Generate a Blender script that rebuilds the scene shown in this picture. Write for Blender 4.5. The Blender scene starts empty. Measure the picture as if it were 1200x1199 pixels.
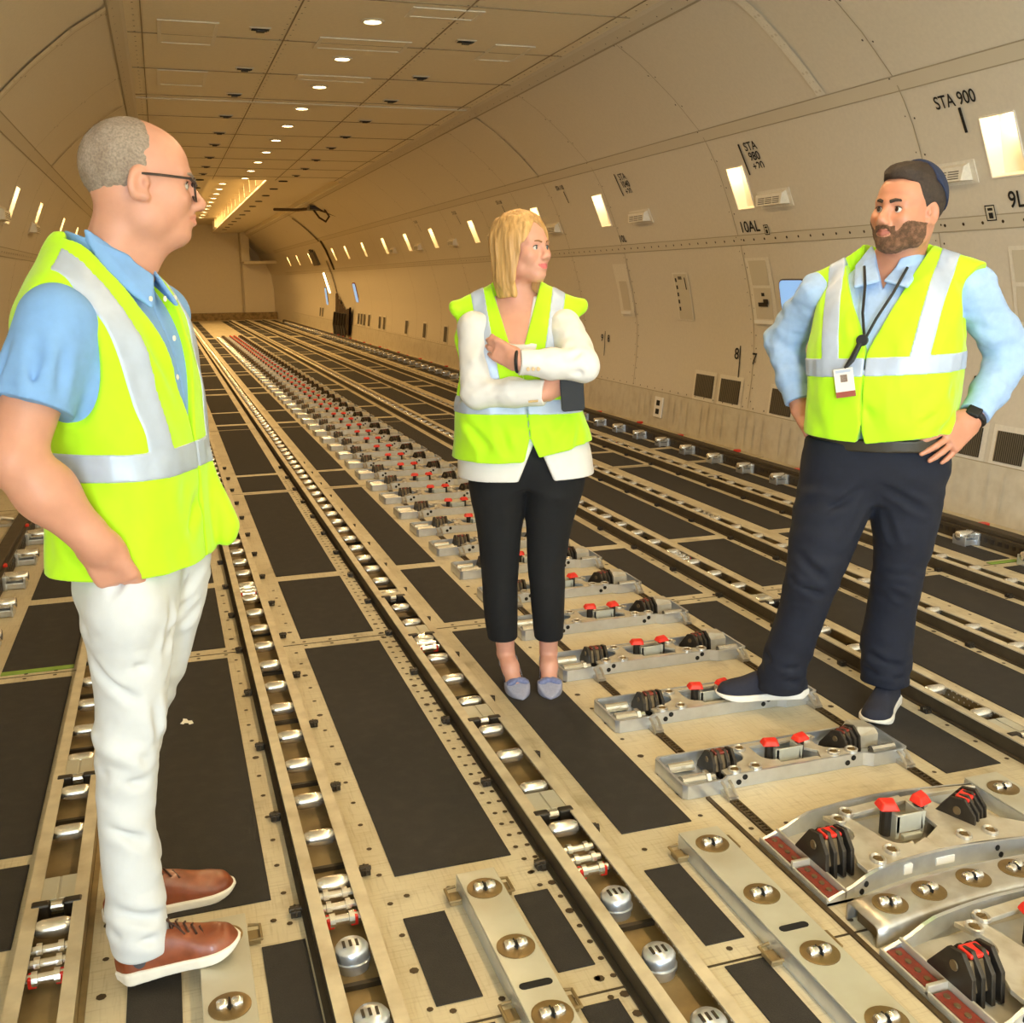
import bpy, bmesh, math, random
import numpy as np
from mathutils import Vector, Matrix
PI = math.pi
SHOW_PEOPLE = 1
EXPOSURE = -0.55
random.seed(7)
COL = bpy.context.scene.collection

# ------------------------------------------------------------------ object helpers
def tag(o, label=None, cat=None, group=None, kind=None):
    if label: o['label'] = label
    if cat: o['category'] = cat
    if group: o['group'] = group
    if kind: o['kind'] = kind
    return o
def empty(name, loc=(0, 0, 0), rz=0.0):
    o = bpy.data.objects.new(name, None); COL.objects.link(o)
    o.location = loc; o.rotation_euler = (0, 0, rz); o.empty_display_size = .05
    return o
def copy_tree(o, parent=None):
    c = o.copy(); COL.objects.link(c)
    if parent is not None: c.parent = parent
    for ch in list(o.children): copy_tree(ch, c)
    return c
ONES = 'first second third fourth fifth sixth seventh eighth ninth tenth eleventh twelfth thirteenth fourteenth fifteenth sixteenth seventeenth eighteenth nineteenth'.split()
TENS = {2: 'twent', 3: 'thirt', 4: 'fort', 5: 'fift', 6: 'sixt'}
def nth(n):
    if n < 20: return ONES[n - 1]
    t, r = divmod(n, 10)
    return TENS[t] + ('ieth' if r == 0 else 'y-' + ONES[r - 1])

class MB:
    """collects simple solids into one mesh"""
    def __init__(s): s.v = []; s.f = []; s.m = []; s.cm = 0
    def add(s, vs, fs):
        o = len(s.v); s.v += [tuple(map(float, v)) for v in vs]
        for f in fs: s.f.append([i + o for i in f]); s.m.append(s.cm)
    def box(s, x0, x1, y0, y1, z0, z1, M=None):
        vs = [(x, y, z) for z in (z0, z1) for y in (y0, y1) for x in (x0, x1)]
        if M is not None: vs = [tuple(M @ Vector(v)) for v in vs]
        s.add(vs, [(0, 2, 3, 1), (4, 5, 7, 6), (0, 1, 5, 4), (1, 3, 7, 5), (3, 2, 6, 7), (2, 0, 4, 6)])
    def prism(s, poly, z0, z1, M=None):
        a = sum(poly[i][0] * poly[(i + 1) % len(poly)][1] - poly[(i + 1) % len(poly)][0] * poly[i][1] for i in range(len(poly)))
        if a < 0: poly = poly[::-1]
        n = len(poly); vs = [(x, y, z0) for x, y in poly] + [(x, y, z1) for x, y in poly]
        if M is not None: vs = [tuple(M @ Vector(v)) for v in vs]
        s.add(vs, [tuple(range(n))[::-1], tuple(range(n, 2 * n))] + [(i, (i + 1) % n, n + (i + 1) % n, n + i) for i in range(n)])
    def lathe(s, prof, c, axis='z', n=16, M=None):
        """prof: list of (r, h) along the axis"""
        vs = []
        for r, h in prof:
            for k in range(n):
                a = 2 * PI * k / n; p = (r * math.cos(a), r * math.sin(a), h)
                if axis == 'x': p = (p[2], p[0], p[1])
                elif axis == 'y': p = (p[1], p[2], p[0])
                v = Vector(p)
                if M is not None: v = M @ v
                vs.append((v[0] + c[0], v[1] + c[1], v[2] + c[2]))
        m = len(prof); fs = []
        for j in range(m - 1):
            for k in range(n):
                fs.append((j * n + k, j * n + (k + 1) % n, (j + 1) * n + (k + 1) % n, (j + 1) * n + k))
        fs.append(tuple(range(n))[::-1]); fs.append(tuple(range((m - 1) * n, m * n)))
        s.add(vs, fs)
    def cyl(s, c, r, h, axis='z', n=16, M=None):
        s.lathe([(r, 0), (r, h)], c, axis, n, M)
    def tube(s, pts, r, n=8):
        pts = [Vector(p) for p in pts]; rings = []
        for i, p in enumerate(pts):
            t = (pts[min(i + 1, len(pts) - 1)] - pts[max(i - 1, 0)]).normalized()
            a = t.orthogonal().normalized() if i == 0 else (rings[-1][1] - t * rings[-1][1].dot(t)).normalized()
            rings.append((p, a, t.cross(a)))
        vs = []
        for i, (p, a, b) in enumerate(rings):
            rr = r[i] if isinstance(r, (list, tuple)) else r
            for k in range(n): vs.append(p + (a * math.cos(2 * PI * k / n) + b * math.sin(2 * PI * k / n)) * rr)
        m = len(pts)
        fs = [(j * n + k, j * n + (k + 1) % n, (j + 1) * n + (k + 1) % n, (j + 1) * n + k) for j in range(m - 1) for k in range(n)]
        fs += [tuple(range(n))[::-1], tuple(range((m - 1) * n, m * n))]
        s.add(vs, fs)
    def quad(s, *p): s.add(p, [tuple(range(len(p)))])
    def mesh(s, name, mats, bevel=0, seg=2):
        me = bpy.data.meshes.new(name); me.from_pydata(s.v, [], s.f)
        for m in (mats if isinstance(mats, (list, tuple)) else [mats]): me.materials.append(m)
        me.polygons.foreach_set('material_index', s.m); me.update()
        if bevel:
            bm = bmesh.new(); bm.from_mesh(me)
            bmesh.ops.remove_doubles(bm, verts=bm.verts, dist=1e-6)
            ed = [e for e in bm.edges if len(e.link_faces) == 2 and e.calc_face_angle(0) > .6]
            bmesh.ops.bevel(bm, geom=ed, offset=bevel, segments=seg, profile=.5, affect='EDGES', clamp_overlap=True)
            bm.to_mesh(me); bm.free()
        return me
    def build(s, name, mats, parent=None, bevel=0, smooth=False, seg=2, loc=None):
        me = s.mesh(name, mats, bevel, seg)
        o = bpy.data.objects.new(name, me); COL.objects.link(o)
        if parent is not None: o.parent = parent
        if loc: o.location = loc
        if smooth: smooth_by_angle(me, 40)
        return o
def smooth_by_angle(me, deg):
    me.polygons.foreach_set('use_smooth', [True] * len(me.polygons))
    bm = bmesh.new(); bm.from_mesh(me); a = math.radians(deg)
    for e in bm.edges:
        if len(e.link_faces) == 2 and e.calc_face_angle(0) > a: e.smooth = False
    bm.to_mesh(me); bm.free()

# ------------------------------------------------------------------ materials
def s2l(c): return tuple(((x / 255) / 12.92 if x / 255 <= .04045 else ((x / 255 + .055) / 1.055) ** 2.4) for x in c)
def mat(name, rgb, rough=.6, metal=0.0, var=0.0, scale=8.0, dirt=None, dirt_amt=.5, dirt_scale=3.0, bump=0.0, bump_scale=60.0,
        emit=None, power=0.0, stretch=(1, 1, 1), sheen=0.0, coat=0.0, sss=0.0, alpha=1.0):
    m = bpy.data.materials.new(name); m.use_nodes = True
    nt = m.node_tree; b = nt.nodes['Principled BSDF']; L = nt.links.new
    c = (*s2l(rgb), 1)
    b.inputs['Base Color'].default_value = c
    b.inputs['Roughness'].default_value = rough; b.inputs['Metallic'].default_value = metal
    if sheen: b.inputs['Sheen Weight'].default_value = sheen
    if coat: b.inputs['Coat Weight'].default_value = coat
    if sss:
        b.inputs['Subsurface Weight'].default_value = sss
        b.inputs['Subsurface Radius'].default_value = (.012, .004, .002); b.inputs['Subsurface Scale'].default_value = 1.0
    if alpha < 1: b.inputs['Alpha'].default_value = alpha
    if emit:
        b.inputs['Emission Color'].default_value = (*emit, 1); b.inputs['Emission Strength'].default_value = power
    co = None
    def coord():
        nonlocal co
        if co is None:
            tc = nt.nodes.new('ShaderNodeTexCoord'); mp = nt.nodes.new('ShaderNodeMapping')
            mp.inputs['Scale'].default_value = stretch
            L(tc.outputs['Object'], mp.inputs['Vector']); co = mp.outputs['Vector']
        return co
    last = None
    def noise(sc, det=4):
        n = nt.nodes.new('ShaderNodeTexNoise'); n.inputs['Scale'].default_value = sc; n.inputs['Detail'].default_value = det
        L(coord(), n.inputs['Vector']); return n.outputs['Fac']
    def mix(fac, a, bcol, mode='MIX'):
        x = nt.nodes.new('ShaderNodeMix'); x.data_type = 'RGBA'; x.blend_type = mode
        L(fac, x.inputs['Factor']) if not isinstance(fac, float) else x.inputs['Factor'].__setattr__('default_value', fac)
        for sock, val in ((x.inputs[6], a), (x.inputs[7], bcol)):
            if isinstance(val, tuple): sock.default_value = val
            else: L(val, sock)
        return x.outputs[2]
    if var:
        dk = tuple(v * (1 - var) for v in c[:3]) + (1,); lt = tuple(min(1, v * (1 + var)) for v in c[:3]) + (1,)
        r = nt.nodes.new('ShaderNodeMapRange'); r.inputs['From Min'].default_value = .3; r.inputs['From Max'].default_value = .7
        L(noise(scale), r.inputs['Value']); last = mix(r.outputs[0], dk, lt)
    if dirt:
        r = nt.nodes.new('ShaderNodeMapRange'); r.inputs['From Min'].default_value = .45; r.inputs['From Max'].default_value = .75
        r.inputs['To Max'].default_value = dirt_amt
        L(noise(dirt_scale, 8), r.inputs['Value']); last = mix(r.outputs[0], last if last is not None else c, (*s2l(dirt), 1))
    if last is not None: L(last, b.inputs['Base Color'])
    if bump:
        bp = nt.nodes.new('ShaderNodeBump'); bp.inputs['Strength'].default_value = bump; bp.inputs['Distance'].default_value = .004
        L(noise(bump_scale), bp.inputs['Height']); L(bp.outputs[0], b.inputs['Normal'])
    return m
# ================================================================== materials
def floor_material():
    m = mat('floor_tan', (206, 188, 146), .55); nt = m.node_tree; L = nt.links.new; b = nt.nodes['Principled BSDF']
    tc = nt.nodes.new('ShaderNodeTexCoord')
    def noise(sc, st, det=6):
        mp = nt.nodes.new('ShaderNodeMapping'); mp.inputs['Scale'].default_value = st; L(tc.outputs['Object'], mp.inputs['Vector'])
        n = nt.nodes.new('ShaderNodeTexNoise'); n.inputs['Scale'].default_value = sc; n.inputs['Detail'].default_value = det
        L(mp.outputs[0], n.inputs['Vector']); return n.outputs['Fac']
    def rng(s, a, b_, lo, hi):
        r = nt.nodes.new('ShaderNodeMapRange'); r.inputs[1].default_value = a; r.inputs[2].default_value = b_; r.inputs[3].default_value = lo; r.inputs[4].default_value = hi
        L(s, r.inputs[0]); return r.outputs[0]
    def mix(f, a, c):
        x = nt.nodes.new('ShaderNodeMix'); x.data_type = 'RGBA'; L(f, x.inputs[0])
        if isinstance(a, tuple): x.inputs[6].default_value = (*s2l(a), 1)
        else: L(a, x.inputs[6])
        x.inputs[7].default_value = (*s2l(c), 1); return x.outputs[2]
    a = mix(rng(noise(2.2, (1, 1, 1)), .4, .7, 0, .8), (206, 195, 166), (182, 167, 134))
    a = mix(rng(noise(11, (1, 14, 1)), .52, .75, 0, .34), a, (136, 116, 82))
    a = mix(rng(noise(11, (14, 1, 1)), .52, .75, 0, .34), a, (136, 116, 82))
    a = mix(rng(noise(5, (1, 1, 1), 9), .58, .78, 0, .75), a, (106, 86, 56))
    L(a, b.inputs['Base Color'])
    bp = nt.nodes.new('ShaderNodeBump'); bp.inputs['Strength'].default_value = .15; bp.inputs['Distance'].default_value = .003
    L(noise(90, (1, 1, 1)), bp.inputs['Height']); L(bp.outputs[0], b.inputs['Normal'])
    return m
M = {}
M['floor'] = floor_material()
M['grip'] = mat('grip_black', (47, 43, 38), .92, var=.22, scale=300, dirt=(84, 76, 66), dirt_amt=.15, dirt_scale=20, bump=.5, bump_scale=500)
M['wall'] = mat('wall_cream', (214, 204, 184), .48, var=.03, scale=40, bump=.06, bump_scale=220)
M['ceil'] = mat('ceiling_cream', (230, 219, 194), .45, var=.03, scale=30, bump=.05, bump_scale=200)
M['kick'] = mat('kick_cream', (206, 197, 176), .42, var=.04, scale=20, dirt=(150, 130, 96), dirt_amt=.3, dirt_scale=9)
M['seam'] = mat('seam_cream', (206, 195, 172), .5)
M['seamdark'] = mat('seam_dark', (170, 157, 130), .8)
M['seamceil'] = mat('seam_ceiling', (150, 134, 104), .8)
M['strap'] = mat('strap_white', (226, 218, 200), .4, var=.05, scale=60)
M['rivet'] = mat('rivet_dark', (74, 60, 40), .6, .3)
M['ink'] = mat('ink_black', (26, 24, 22), .7)
M['alu'] = mat('aluminium_worn', (204, 202, 196), .36, .75, var=.1, scale=24, dirt=(150, 128, 88), dirt_amt=.55, dirt_scale=11)
M['alu_clean'] = mat('aluminium_clean', (214, 220, 228), .3, .8, var=.06, scale=30)
M['flange'] = mat('flange_tan', (204, 192, 164), .5, .15, var=.08, scale=20, dirt=(132, 108, 68), dirt_amt=.5, dirt_scale=9)
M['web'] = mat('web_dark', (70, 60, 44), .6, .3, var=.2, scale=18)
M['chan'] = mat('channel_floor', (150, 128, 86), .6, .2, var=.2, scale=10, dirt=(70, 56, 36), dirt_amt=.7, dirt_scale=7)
M['roller'] = mat('roller_steel', (226, 222, 212), .25, .85, var=.05, scale=40)
M['plate'] = mat('plate_greygreen', (196, 194, 178), .42, .35, var=.06, scale=9, dirt=(160, 142, 104), dirt_amt=.4, dirt_scale=6)
M['cast'] = mat('cast_tan', (202, 196, 180), .42, .4, var=.08, scale=16, dirt=(140, 118, 76), dirt_amt=.55, dirt_scale=13)
M['brass'] = mat('disc_bronze', (138, 116, 78), .42, .7, var=.25, scale=22, dirt=(96, 78, 44), dirt_amt=.5, dirt_scale=12)
M['ball'] = mat('ball_steel', (216, 212, 204), .22, .9)
M['dark'] = mat('dark_steel', (62, 56, 48), .45, .6, var=.25, scale=30)
M['olive'] = mat('lock_olive', (112, 94, 66), .5, .5, var=.25, scale=30)
M['red'] = mat('red_tab', (216, 44, 30), .38, var=.12, scale=40)
M['rust'] = mat('red_brown', (120, 44, 30), .5, var=.25, scale=60)
M['hole'] = mat('hole_black', (14, 13, 12), .8)
M['chain'] = mat('chain_brown', (82, 68, 46), .6, .5, var=.25, scale=60)
M['grille'] = mat('grille_grey', (112, 104, 88), .6, .3)
M['green'] = mat('tape_green', (128, 160, 62), .6, var=.1, scale=30)
M['lamp'] = mat('lamp_glow', (255, 240, 210), .5, emit=(1, .78, .42), power=26)
M['lampw'] = mat('lamp_glow_wall', (255, 240, 210), .5, emit=(1, .76, .38), power=16)
M['housing'] = mat('lamp_housing', (240, 232, 214), .5)
M['glass_sky'] = mat('window_glass', (150, 190, 235), .1, coat=.5)
M['white'] = mat('white_paint', (236, 232, 222), .5)
M['placard'] = mat('placard_cream', (206, 196, 172), .5)
M['paper'] = mat('paper_white', (240, 238, 230), .8)
M['cloth_dark'] = mat('insulation_dark', (74, 58, 40), .9, var=.3, scale=14)
M['bulk'] = mat('bulkhead_cream', (226, 216, 192), .5, var=.02, scale=10)

# ================================================================== shell
XC = 1.60; XW = 4.65
PROF = [(4.60, 0.0), (4.615, .17), (4.635, .34), (4.668, .62), (4.68, .9), (4.66, 1.1), (4.61, 1.36), (4.52, 1.69), (4.42, 1.965), (4.295, 2.275), (4.15, 2.53), (3.89, 2.79), (3.60, 3.03), (3.285, 3.23)]
def prof_x(z): return float(np.interp(z, [p[1] for p in PROF], [p[0] for p in PROF]))
def wallp(Y, z, side=1, off=0.0):
    """a point on the wall's inner face; off moves it into the cabin along the normal"""
    e = .02; dx = prof_x(z + e) - prof_x(z - e); t = Vector((dx, 0, 2 * e)).normalized(); n = Vector((-t.z, 0, t.x))
    x = prof_x(z) + n.x * off
    return Vector((x if side > 0 else 2 * XC - x, Y, z + n.z * off))
Y0, Y1 = -6.5, 43.6
LIGHT_Y = [2.05, 4.78, 7.51, 10.27, 12.20, 14.96, 17.35, 19.29, 21.35, 23.66, 25.95, 27.95, 32.6, 35.5, 38.1]
LIGHT_W = .125
def shell(name, side, door=None):
    ys = {Y0, Y1}
    for y in LIGHT_Y: ys |= {y - LIGHT_W, y + LIGHT_W}
    if door: ys |= set(door)
    if side > 0: ys |= {6.93, 7.29}
    ys = sorted(ys); mb = MB()
    for a, b in zip(ys[:-1], ys[1:]):
        for (x0, z0), (x1, z1) in zip(PROF[:-1], PROF[1:]):
            if abs(z0 - 1.965) < .01 and any(abs((a + b) / 2 - y) < .05 for y in LIGHT_Y): continue
            if door and a >= door[0] - .01 and b <= door[1] + .01 and z1 < 2.9: continue
            f = (lambda x: x) if side > 0 else (lambda x: 2 * XC - x)
            q = [(f(x0), a, z0), (f(x0), b, z0), (f(x1), b, z1), (f(x1), a, z1)]
            mb.quad(*(q if side < 0 else q[::-1]))
    o = mb.build(name, M['wall']); bm = bmesh.new(); bm.from_mesh(o.data); bmesh.ops.remove_doubles(bm, verts=bm.verts, dist=1e-5); bm.to_mesh(o.data); bm.free()
    tag(o, kind='structure'); smooth_by_angle(o.data, 25)
    return o
wall_right = shell('wall_right', 1)
wall_left = shell('wall_left', -1, (-6.4, -2.8))
def along(mb, side, y0, y1, z0, z1, off=.003):
    n = max(1, int(abs(z1 - z0) / .12)); zs = [z0 + (z1 - z0) * i / n for i in range(n + 1)]
    for a, b in zip(zs[:-1], zs[1:]):
        p = [wallp(y0, a, side, off), wallp(y1, a, side, off), wallp(y1, b, side, off), wallp(y0, b, side, off)]
        mb.quad(*(p if side < 0 else p[::-1]))
def dot(mb, P, n, r, k=7):
    n = Vector(n).normalized(); a = n.orthogonal().normalized(); b = n.cross(a)
    mb.add([Vector(P) + (a * math.cos(2 * PI * i / k) + b * math.sin(2 * PI * i / k)) * r for i in range(k)], [tuple(range(k))])
FRAMES = [1.05, 3.30, 5.42, 7.75, 10.05, 11.50, 12.7, 14.2, 16.2, 18.2, 20.1, 22.4, 24.7, 27.0, 30.0, 33.0, 36.0, 39.0]
def nrm(z, side):
    e = .02; dx = prof_x(z + e) - prof_x(z - e); t = Vector((dx, 0, 2 * e)).normalized(); n = Vector((-t.z, 0, t.x))
    return n if side > 0 else Vector((-n.x, 0, n.z))
for side, W in ((1, wall_right), (-1, wall_left)):
    sm, sd, rv, kp = MB(), MB(), MB(), MB()
    ylo = Y0 if side > 0 else 1.5
    for z in (2.53, 1.735):                                   # lap joints with a rivet row
        along(sm, side, ylo, Y1, z - .035, z + .035, .004)
        along(sd, side, ylo, Y1, z + .035, z + .041, .005); along(sd, side, ylo, Y1, z - .041, z - .035, .005)
        y = ylo + .07
        while y < 30:
            dot(rv, wallp(y, z, side, .007), nrm(z, side), .0105 if y < 12 else .008); y += .155
    along(sm, side, ylo, Y1, 3.17, 3.215, .004); along(sd, side, ylo, Y1, 3.160, 3.168, .005)
    y = ylo + .05
    while y < 24: dot(rv, wallp(y, 3.185, side, .007), nrm(3.185, side), .006); y += .22
    for fy in FRAMES:
        if fy < ylo: continue
        along(sd, side, fy - .004, fy + .004, .36, 3.16, .003)
        if fy < 20:
            z = .42
            while z < 3.15:
                dot(rv, wallp(fy - .035, z, side, .005), nrm(z, side), .007); dot(rv, wallp(fy + .035, z + .02, side, .005), nrm(z, side), .005 if z < 2.5 else .008)
                z += .11 if z < 1.7 else .2
    along(sd, side, ylo, Y1, .335, .342, .006)
    y = ylo + .05
    while y < 32: dot(rv, wallp(y, .365, side, .006), nrm(.365, side), .008); y += .17
    sm.build('panel_seam', M['seam'], W); sd.build('panel_seam', M['seamdark'], W); rv.build('rivet', M['rivet'], W)
    along(kp, side, ylo, Y1, .0, .335, .010)                  # kick panel with pressed ribs
    y = ylo + .1; k = 0
    while y < 22:
        along(kp, side, y, y + .016, .05, .30, .016); k += 1; y += .13 if k % 4 else .27
    kp.build('kick_panel', M['kick'], W)
    st = MB()                                                 # pale perforated straps over the upper panels
    for fy in ((6.10, 11.5) if side > 0 else (7.6, 11.5)):
        wd = .045 if fy < 9 else .018
        along(st, side, fy - wd, fy + wd, 2.575, 3.16, .010)
    st.build('panel_strap', M['strap'], W)
    ho = MB()
    for fy in ((6.10,) if side > 0 else (7.6,)):
        for k in range(11):
            z = 2.60 + .052 * k
            for dy in (-.02, .02): dot(ho, wallp(fy + dy, z, side, .012), nrm(z, side), .006 if k % 2 else .011, 10)
    ho.build('strap_hole', M['seam'], W)

ceil = MB()
ceil.quad((2 * XC - 3.285, Y0, 3.23), (2 * XC - 3.285, 20.0, 3.23), (3.285, 20.0, 3.23), (3.285, Y0, 3.23))
# nose section: two side slabs and a lamp trough between them
ceil.quad((-.085, 20, 3.30), (-.085, Y1, 3.30), (1.02, Y1, 3.30), (1.02, 20, 3.30)); ceil.quad((2.12, 20, 3.30), (2.12, Y1, 3.30), (3.285, Y1, 3.30), (3.285, 20, 3.30))
ceil.quad((-.085, 20, 3.23), (-.085, 20, 3.30), (1.02, 20, 3.30), (1.02, 20, 3.23)); ceil.quad((2.12, 20, 3.23), (2.12, 20, 3.30), (3.285, 20, 3.30), (3.285, 20, 3.23))
ceil.quad((1.02, 20, 3.30), (1.02, Y1, 3.30), (1.02, Y1, 3.62), (1.02, 20, 3.62)); ceil.quad((2.12, 20, 3.62), (2.12, Y1, 3.62), (2.12, Y1, 3.30), (2.12, 20, 3.30))
ceil.quad((1.02, 20, 3.62), (1.02, Y1, 3.62), (2.12, Y1, 3.62), (2.12, 20, 3.62)); ceil.quad((1.02, 20, 3.23), (1.02, 20, 3.62), (2.12, 20, 3.62), (2.12, 20, 3.23))
ceiling = tag(ceil.build('ceiling', M['ceil']), kind='structure')
mb = MB()
for xa in (-.085, 3.285): mb.box(xa - .03, xa + .03, 20, Y1, 3.20, 3.31)
mb.build('ceiling_edge', M['ceil'], ceiling)
cs, cr, cw = MB(), MB(), MB()
for x in (1.03, 2.12, .02, 3.18): cs.box(x - .004, x + .004, Y0, 20, 3.224, 3.2295)
yy = Y0 + .3
while yy < 20: cs.box(-.08, 3.28, yy - .004, yy + .004, 3.224, 3.2295); yy += 1.345
cw.box(-.08, 3.28, 11.46, 11.54, 3.220, 3.2295)
for x in (1.06, 2.15, 2.09, 1.0, -.03, 3.23):
    y = Y0 + .1
    while y < 19:
        dot(cr, (x, y, 3.2235), (0, 0, -1), .008, 6); y += .168
cs.build('panel_seam', M['seamceil'], ceiling); cr.build('rivet', M['rivet'], ceiling); cw.build('panel_strap', M['strap'], ceiling)
for k in range(14):                                           # ribs of the trough
    mb = MB(); mb.box(1.96, 2.115, 20.6 + k * 1.5, 20.68 + k * 1.5, 3.31, 3.60); mb.build('trough_rib', M['ceil'], ceiling)
hb = MB()
hb.box(2.02, 2.14, 20.1, 42, 3.27, 3.31); hb.build('trough_lip', M['ceil'], ceiling)
for k in range(12):
    mb = MB(); mb.cyl((2.36, 20.9 + 1.75 * k, 3.285), .085, .014, 'z', 14); mb.build('lightening_hole', M['hole'], ceiling)
    mb = MB(); mb.cyl((.84, 20.9 + 1.75 * k, 3.285), .085, .014, 'z', 14); mb.build('lightening_hole', M['hole'], ceiling)

# ---- far end: flat cargo bulkhead, locker column and the curved nose lining
fb = MB(); fb.box(-2.2, 3.05, 43.0, 43.2, .0, 4.2); fb.box(2.9, 5.4, 43.15, 43.5, .0, 4.2)
bulkhead = tag(fb.build('wall_front', M['bulk'], bevel=.05), kind='structure')
mb = MB(); mb.box(-1.4, 4.3, 42.6, 43.0, .0, .28); mb.build('bulkhead_sill', M['chan'], bulkhead)
mb = MB(); mb.box(3.05, 3.38, 42.4, 43.2, 2.2, 3.7); mb.build('locker_column', M['bulk'], bulkhead, bevel=.03)
mb = MB(); mb.prism([(3.12, 42.9), (4.25, 42.9), (4.35, 43.3), (3.12, 43.3)], .1, 2.2); mb.build('recess_panel', M['ceil'], bulkhead)
mb = MB(); mb.prism([(3.14, 42.2), (4.5, 41.2), (4.6, 43.2), (3.14, 43.2)], 2.12, 2.22); mb.build('recess_shelf', M['bulk'], bulkhead)
mb = MB()
for k in range(10):
    a0, a1 = PI / 2 * k / 10, PI / 2 * (k + 1) / 10
    pa = (4.05 + .62 * math.cos(a0), 38.8 + 4.4 * math.sin(a0)); pb = (4.05 + .62 * math.cos(a1), 38.8 + 4.4 * math.sin(a1))
    pr = [(-.02, 0), (0, 1.0), (-.1, 1.7), (-.42, 2.5), (-1.2, 3.25)]
    for (d0, z0), (d1, z1) in zip(pr[:-1], pr[1:]):
        mb.quad((pb[0] + d0, pb[1], z0), (pa[0] + d0, pa[1], z0), (pa[0] + d1, pa[1], z1), (pb[0] + d1, pb[1], z1))
mb.build('nose_lining', M['wall'], bulkhead, smooth=True)
mb = MB(); mb.quad((-1.6, Y0, 0), (4.7, Y0, 0), (4.7, Y0, 3.4), (-1.6, Y0, 3.4)); tag(mb.build('wall_back', M['wall']), kind='structure')

# ================================================================== floor
fl = MB(); fl.box(-1.5, 4.75, Y0, Y1, -.08, 0)
floor = tag(fl.build('floor', M['floor']), kind='structure')
ROWS = [(2.32, 4.06), (4.19, 5.08), (5.18, 7.345), (7.455, 8.06), (8.16, 10.72), (10.79, 11.08), (11.22, 12.18), (12.30, 14.20), (14.4, 14.95), (15.1, 17.2), (17.35, 17.8), (17.95, 19.6),
        (19.75, 21.6), (21.8, 22.3), (22.45, 24.6), (24.8, 26.4), (26.55, 28.6), (29.3, 30.8), (31.0, 33.4), (33.6, 36.2), (36.4, 39.0), (39.2, 41.6)]
COLS = [(-.69, -.432), (-.20, .138), (.44, .744), (1.055, 1.262), (2.106, 2.305), (2.625, 2.918), (3.272, 3.54), (3.93, 4.09)]
patches = []
for r, (a, b) in enumerate(ROWS):
    for c, (x0, x1) in enumerate(COLS):
        if c == 0 and r == 0: patches += [(x0, x1, 2.735, 4.06), (x0, x1, 2.315, 2.68)]; continue
        patches.append((x0, x1, a, b))
near = [(.421, .520, 1.823, 2.138), (.694, .779, 1.842, 2.143), (.697, .781, 1.40, 1.723), (.421, .520, 1.40, 1.74), (1.035, 1.132, 1.821, 2.138), (1.038, 1.132, 1.40, 1.742),
        (-.18, -.072, 1.80, 2.108), (.10, .196, 1.80, 2.137), (.10, .196, 1.40, 1.73), (-.69, -.455, 1.80, 2.315 - .08), (2.30, 2.39, 1.8, 2.14), (2.72, 2.9, 1.4, 2.14)]
patches = near + patches
rest = MB()
for i, (x0, x1, a, b) in enumerate(patches):
    if i < 100:
        mb = MB(); mb.box(x0, x1, a, b, .0005, .0035); mb.build('grip_patch', M['grip'], floor)
    else: rest.box(x0, x1, a, b, .0005, .0035)
tag(rest.build('grip_patch', M['grip'], floor), kind='stuff')
for (x0, x1, a) in ((3.915, 4.095, 4.125), (-.69, -.432, 4.155)):
    mb = MB(); mb.box(x0, x1, a, a + .035, .0005, .004); mb.build('green_tape', M['green'], floor)
sd, rv = MB(), MB()
for y in (1.755, 4.125, 7.40, 10.755, 14.3, 20, 29): sd.box(-1.3, 4.6, y - .003, y + .003, .0003, .0012)
for x in (.77, .80, -.23, 1.30, 2.08, 2.345, .168, .405, 3.56, 3.24, 2.94, 2.6):
    y = 1.3
    while y < (8 if x in (.77, .80) else 5):
        dot(rv, (x + random.uniform(-.002, .002), y, .0012), (0, 0, 1), .0075 if random.random() < .8 else .011); y += .062 if x in (.77, .80) else .13
for yb in (2.23, 1.80, 4.10, 4.15):
    x = -.6
    while x < 4: dot(rv, (x, yb + random.uniform(-.004, .004), .0012), (0, 0, 1), .008); x += .105
sd.build('panel_seam', M['web'], floor); rv.build('rivet', M['rivet'], floor)

# ================================================================== lights
warm = (1.0, .70, .36)
deep = (1.0, .63, .24)
def lamp(name, loc, size, power, rot=(0, 0, 0), col=warm, shape='DISK', parent=None, sy=None, spread=None):
    l = bpy.data.lights.new(name, 'AREA'); l.energy = power; l.color = col; l.size = size; l.shape = shape
    if sy: l.size_y = sy
    if spread: l.spread = spread
    o = bpy.data.objects.new(name, l); COL.objects.link(o); o.location = loc; o.rotation_euler = rot
    if parent is not None: o.parent = parent
    return o
CEIL_P, WALL_P, DAY_P = 22.0, 2.5, 1900.0
mb = MB(); mb.lathe([(.085, 0), (.09, -.004), (.075, -.012), (.062, -.012), (.058, .0)], (0, 0, 0), 'z', 20); ring_me = mb.mesh('lamp_ring', M['strap'])
mb = MB(); mb.cyl((0, 0, -.006), .058, .004, 'z', 18); disc_me = mb.mesh('lamp_lens', M['lamp'])
ci = 0
for k in range(-9, 11):
    y = 7.82 + 1.317 * (k - 1); ci += 1
    if y > 19.9 or y < -5: continue
    t = empty('ceiling_light', (1.565, y, 3.23))
    vis = y > 7.4
    n = round((y - 7.82) / 1.317) + 1
    tag(t, ('round glowing ceiling light in the middle row, %s from the top of the photo' % nth(n)) if vis else
        'round ceiling light of the middle row, %s above the top edge of the photo' % nth(max(1, 1 - n)), 'ceiling light', 'ceiling lights along the centre of the flat ceiling')
    for nm, me in (('lamp_ring', ring_me), ('lens', disc_me)):
        o = bpy.data.objects.new(nm, me); COL.objects.link(o); o.parent = t
    lamp('ceiling_lamp', (0, 0, -.02), .12, CEIL_P, col=warm if y < 11 else deep, parent=t)
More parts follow.
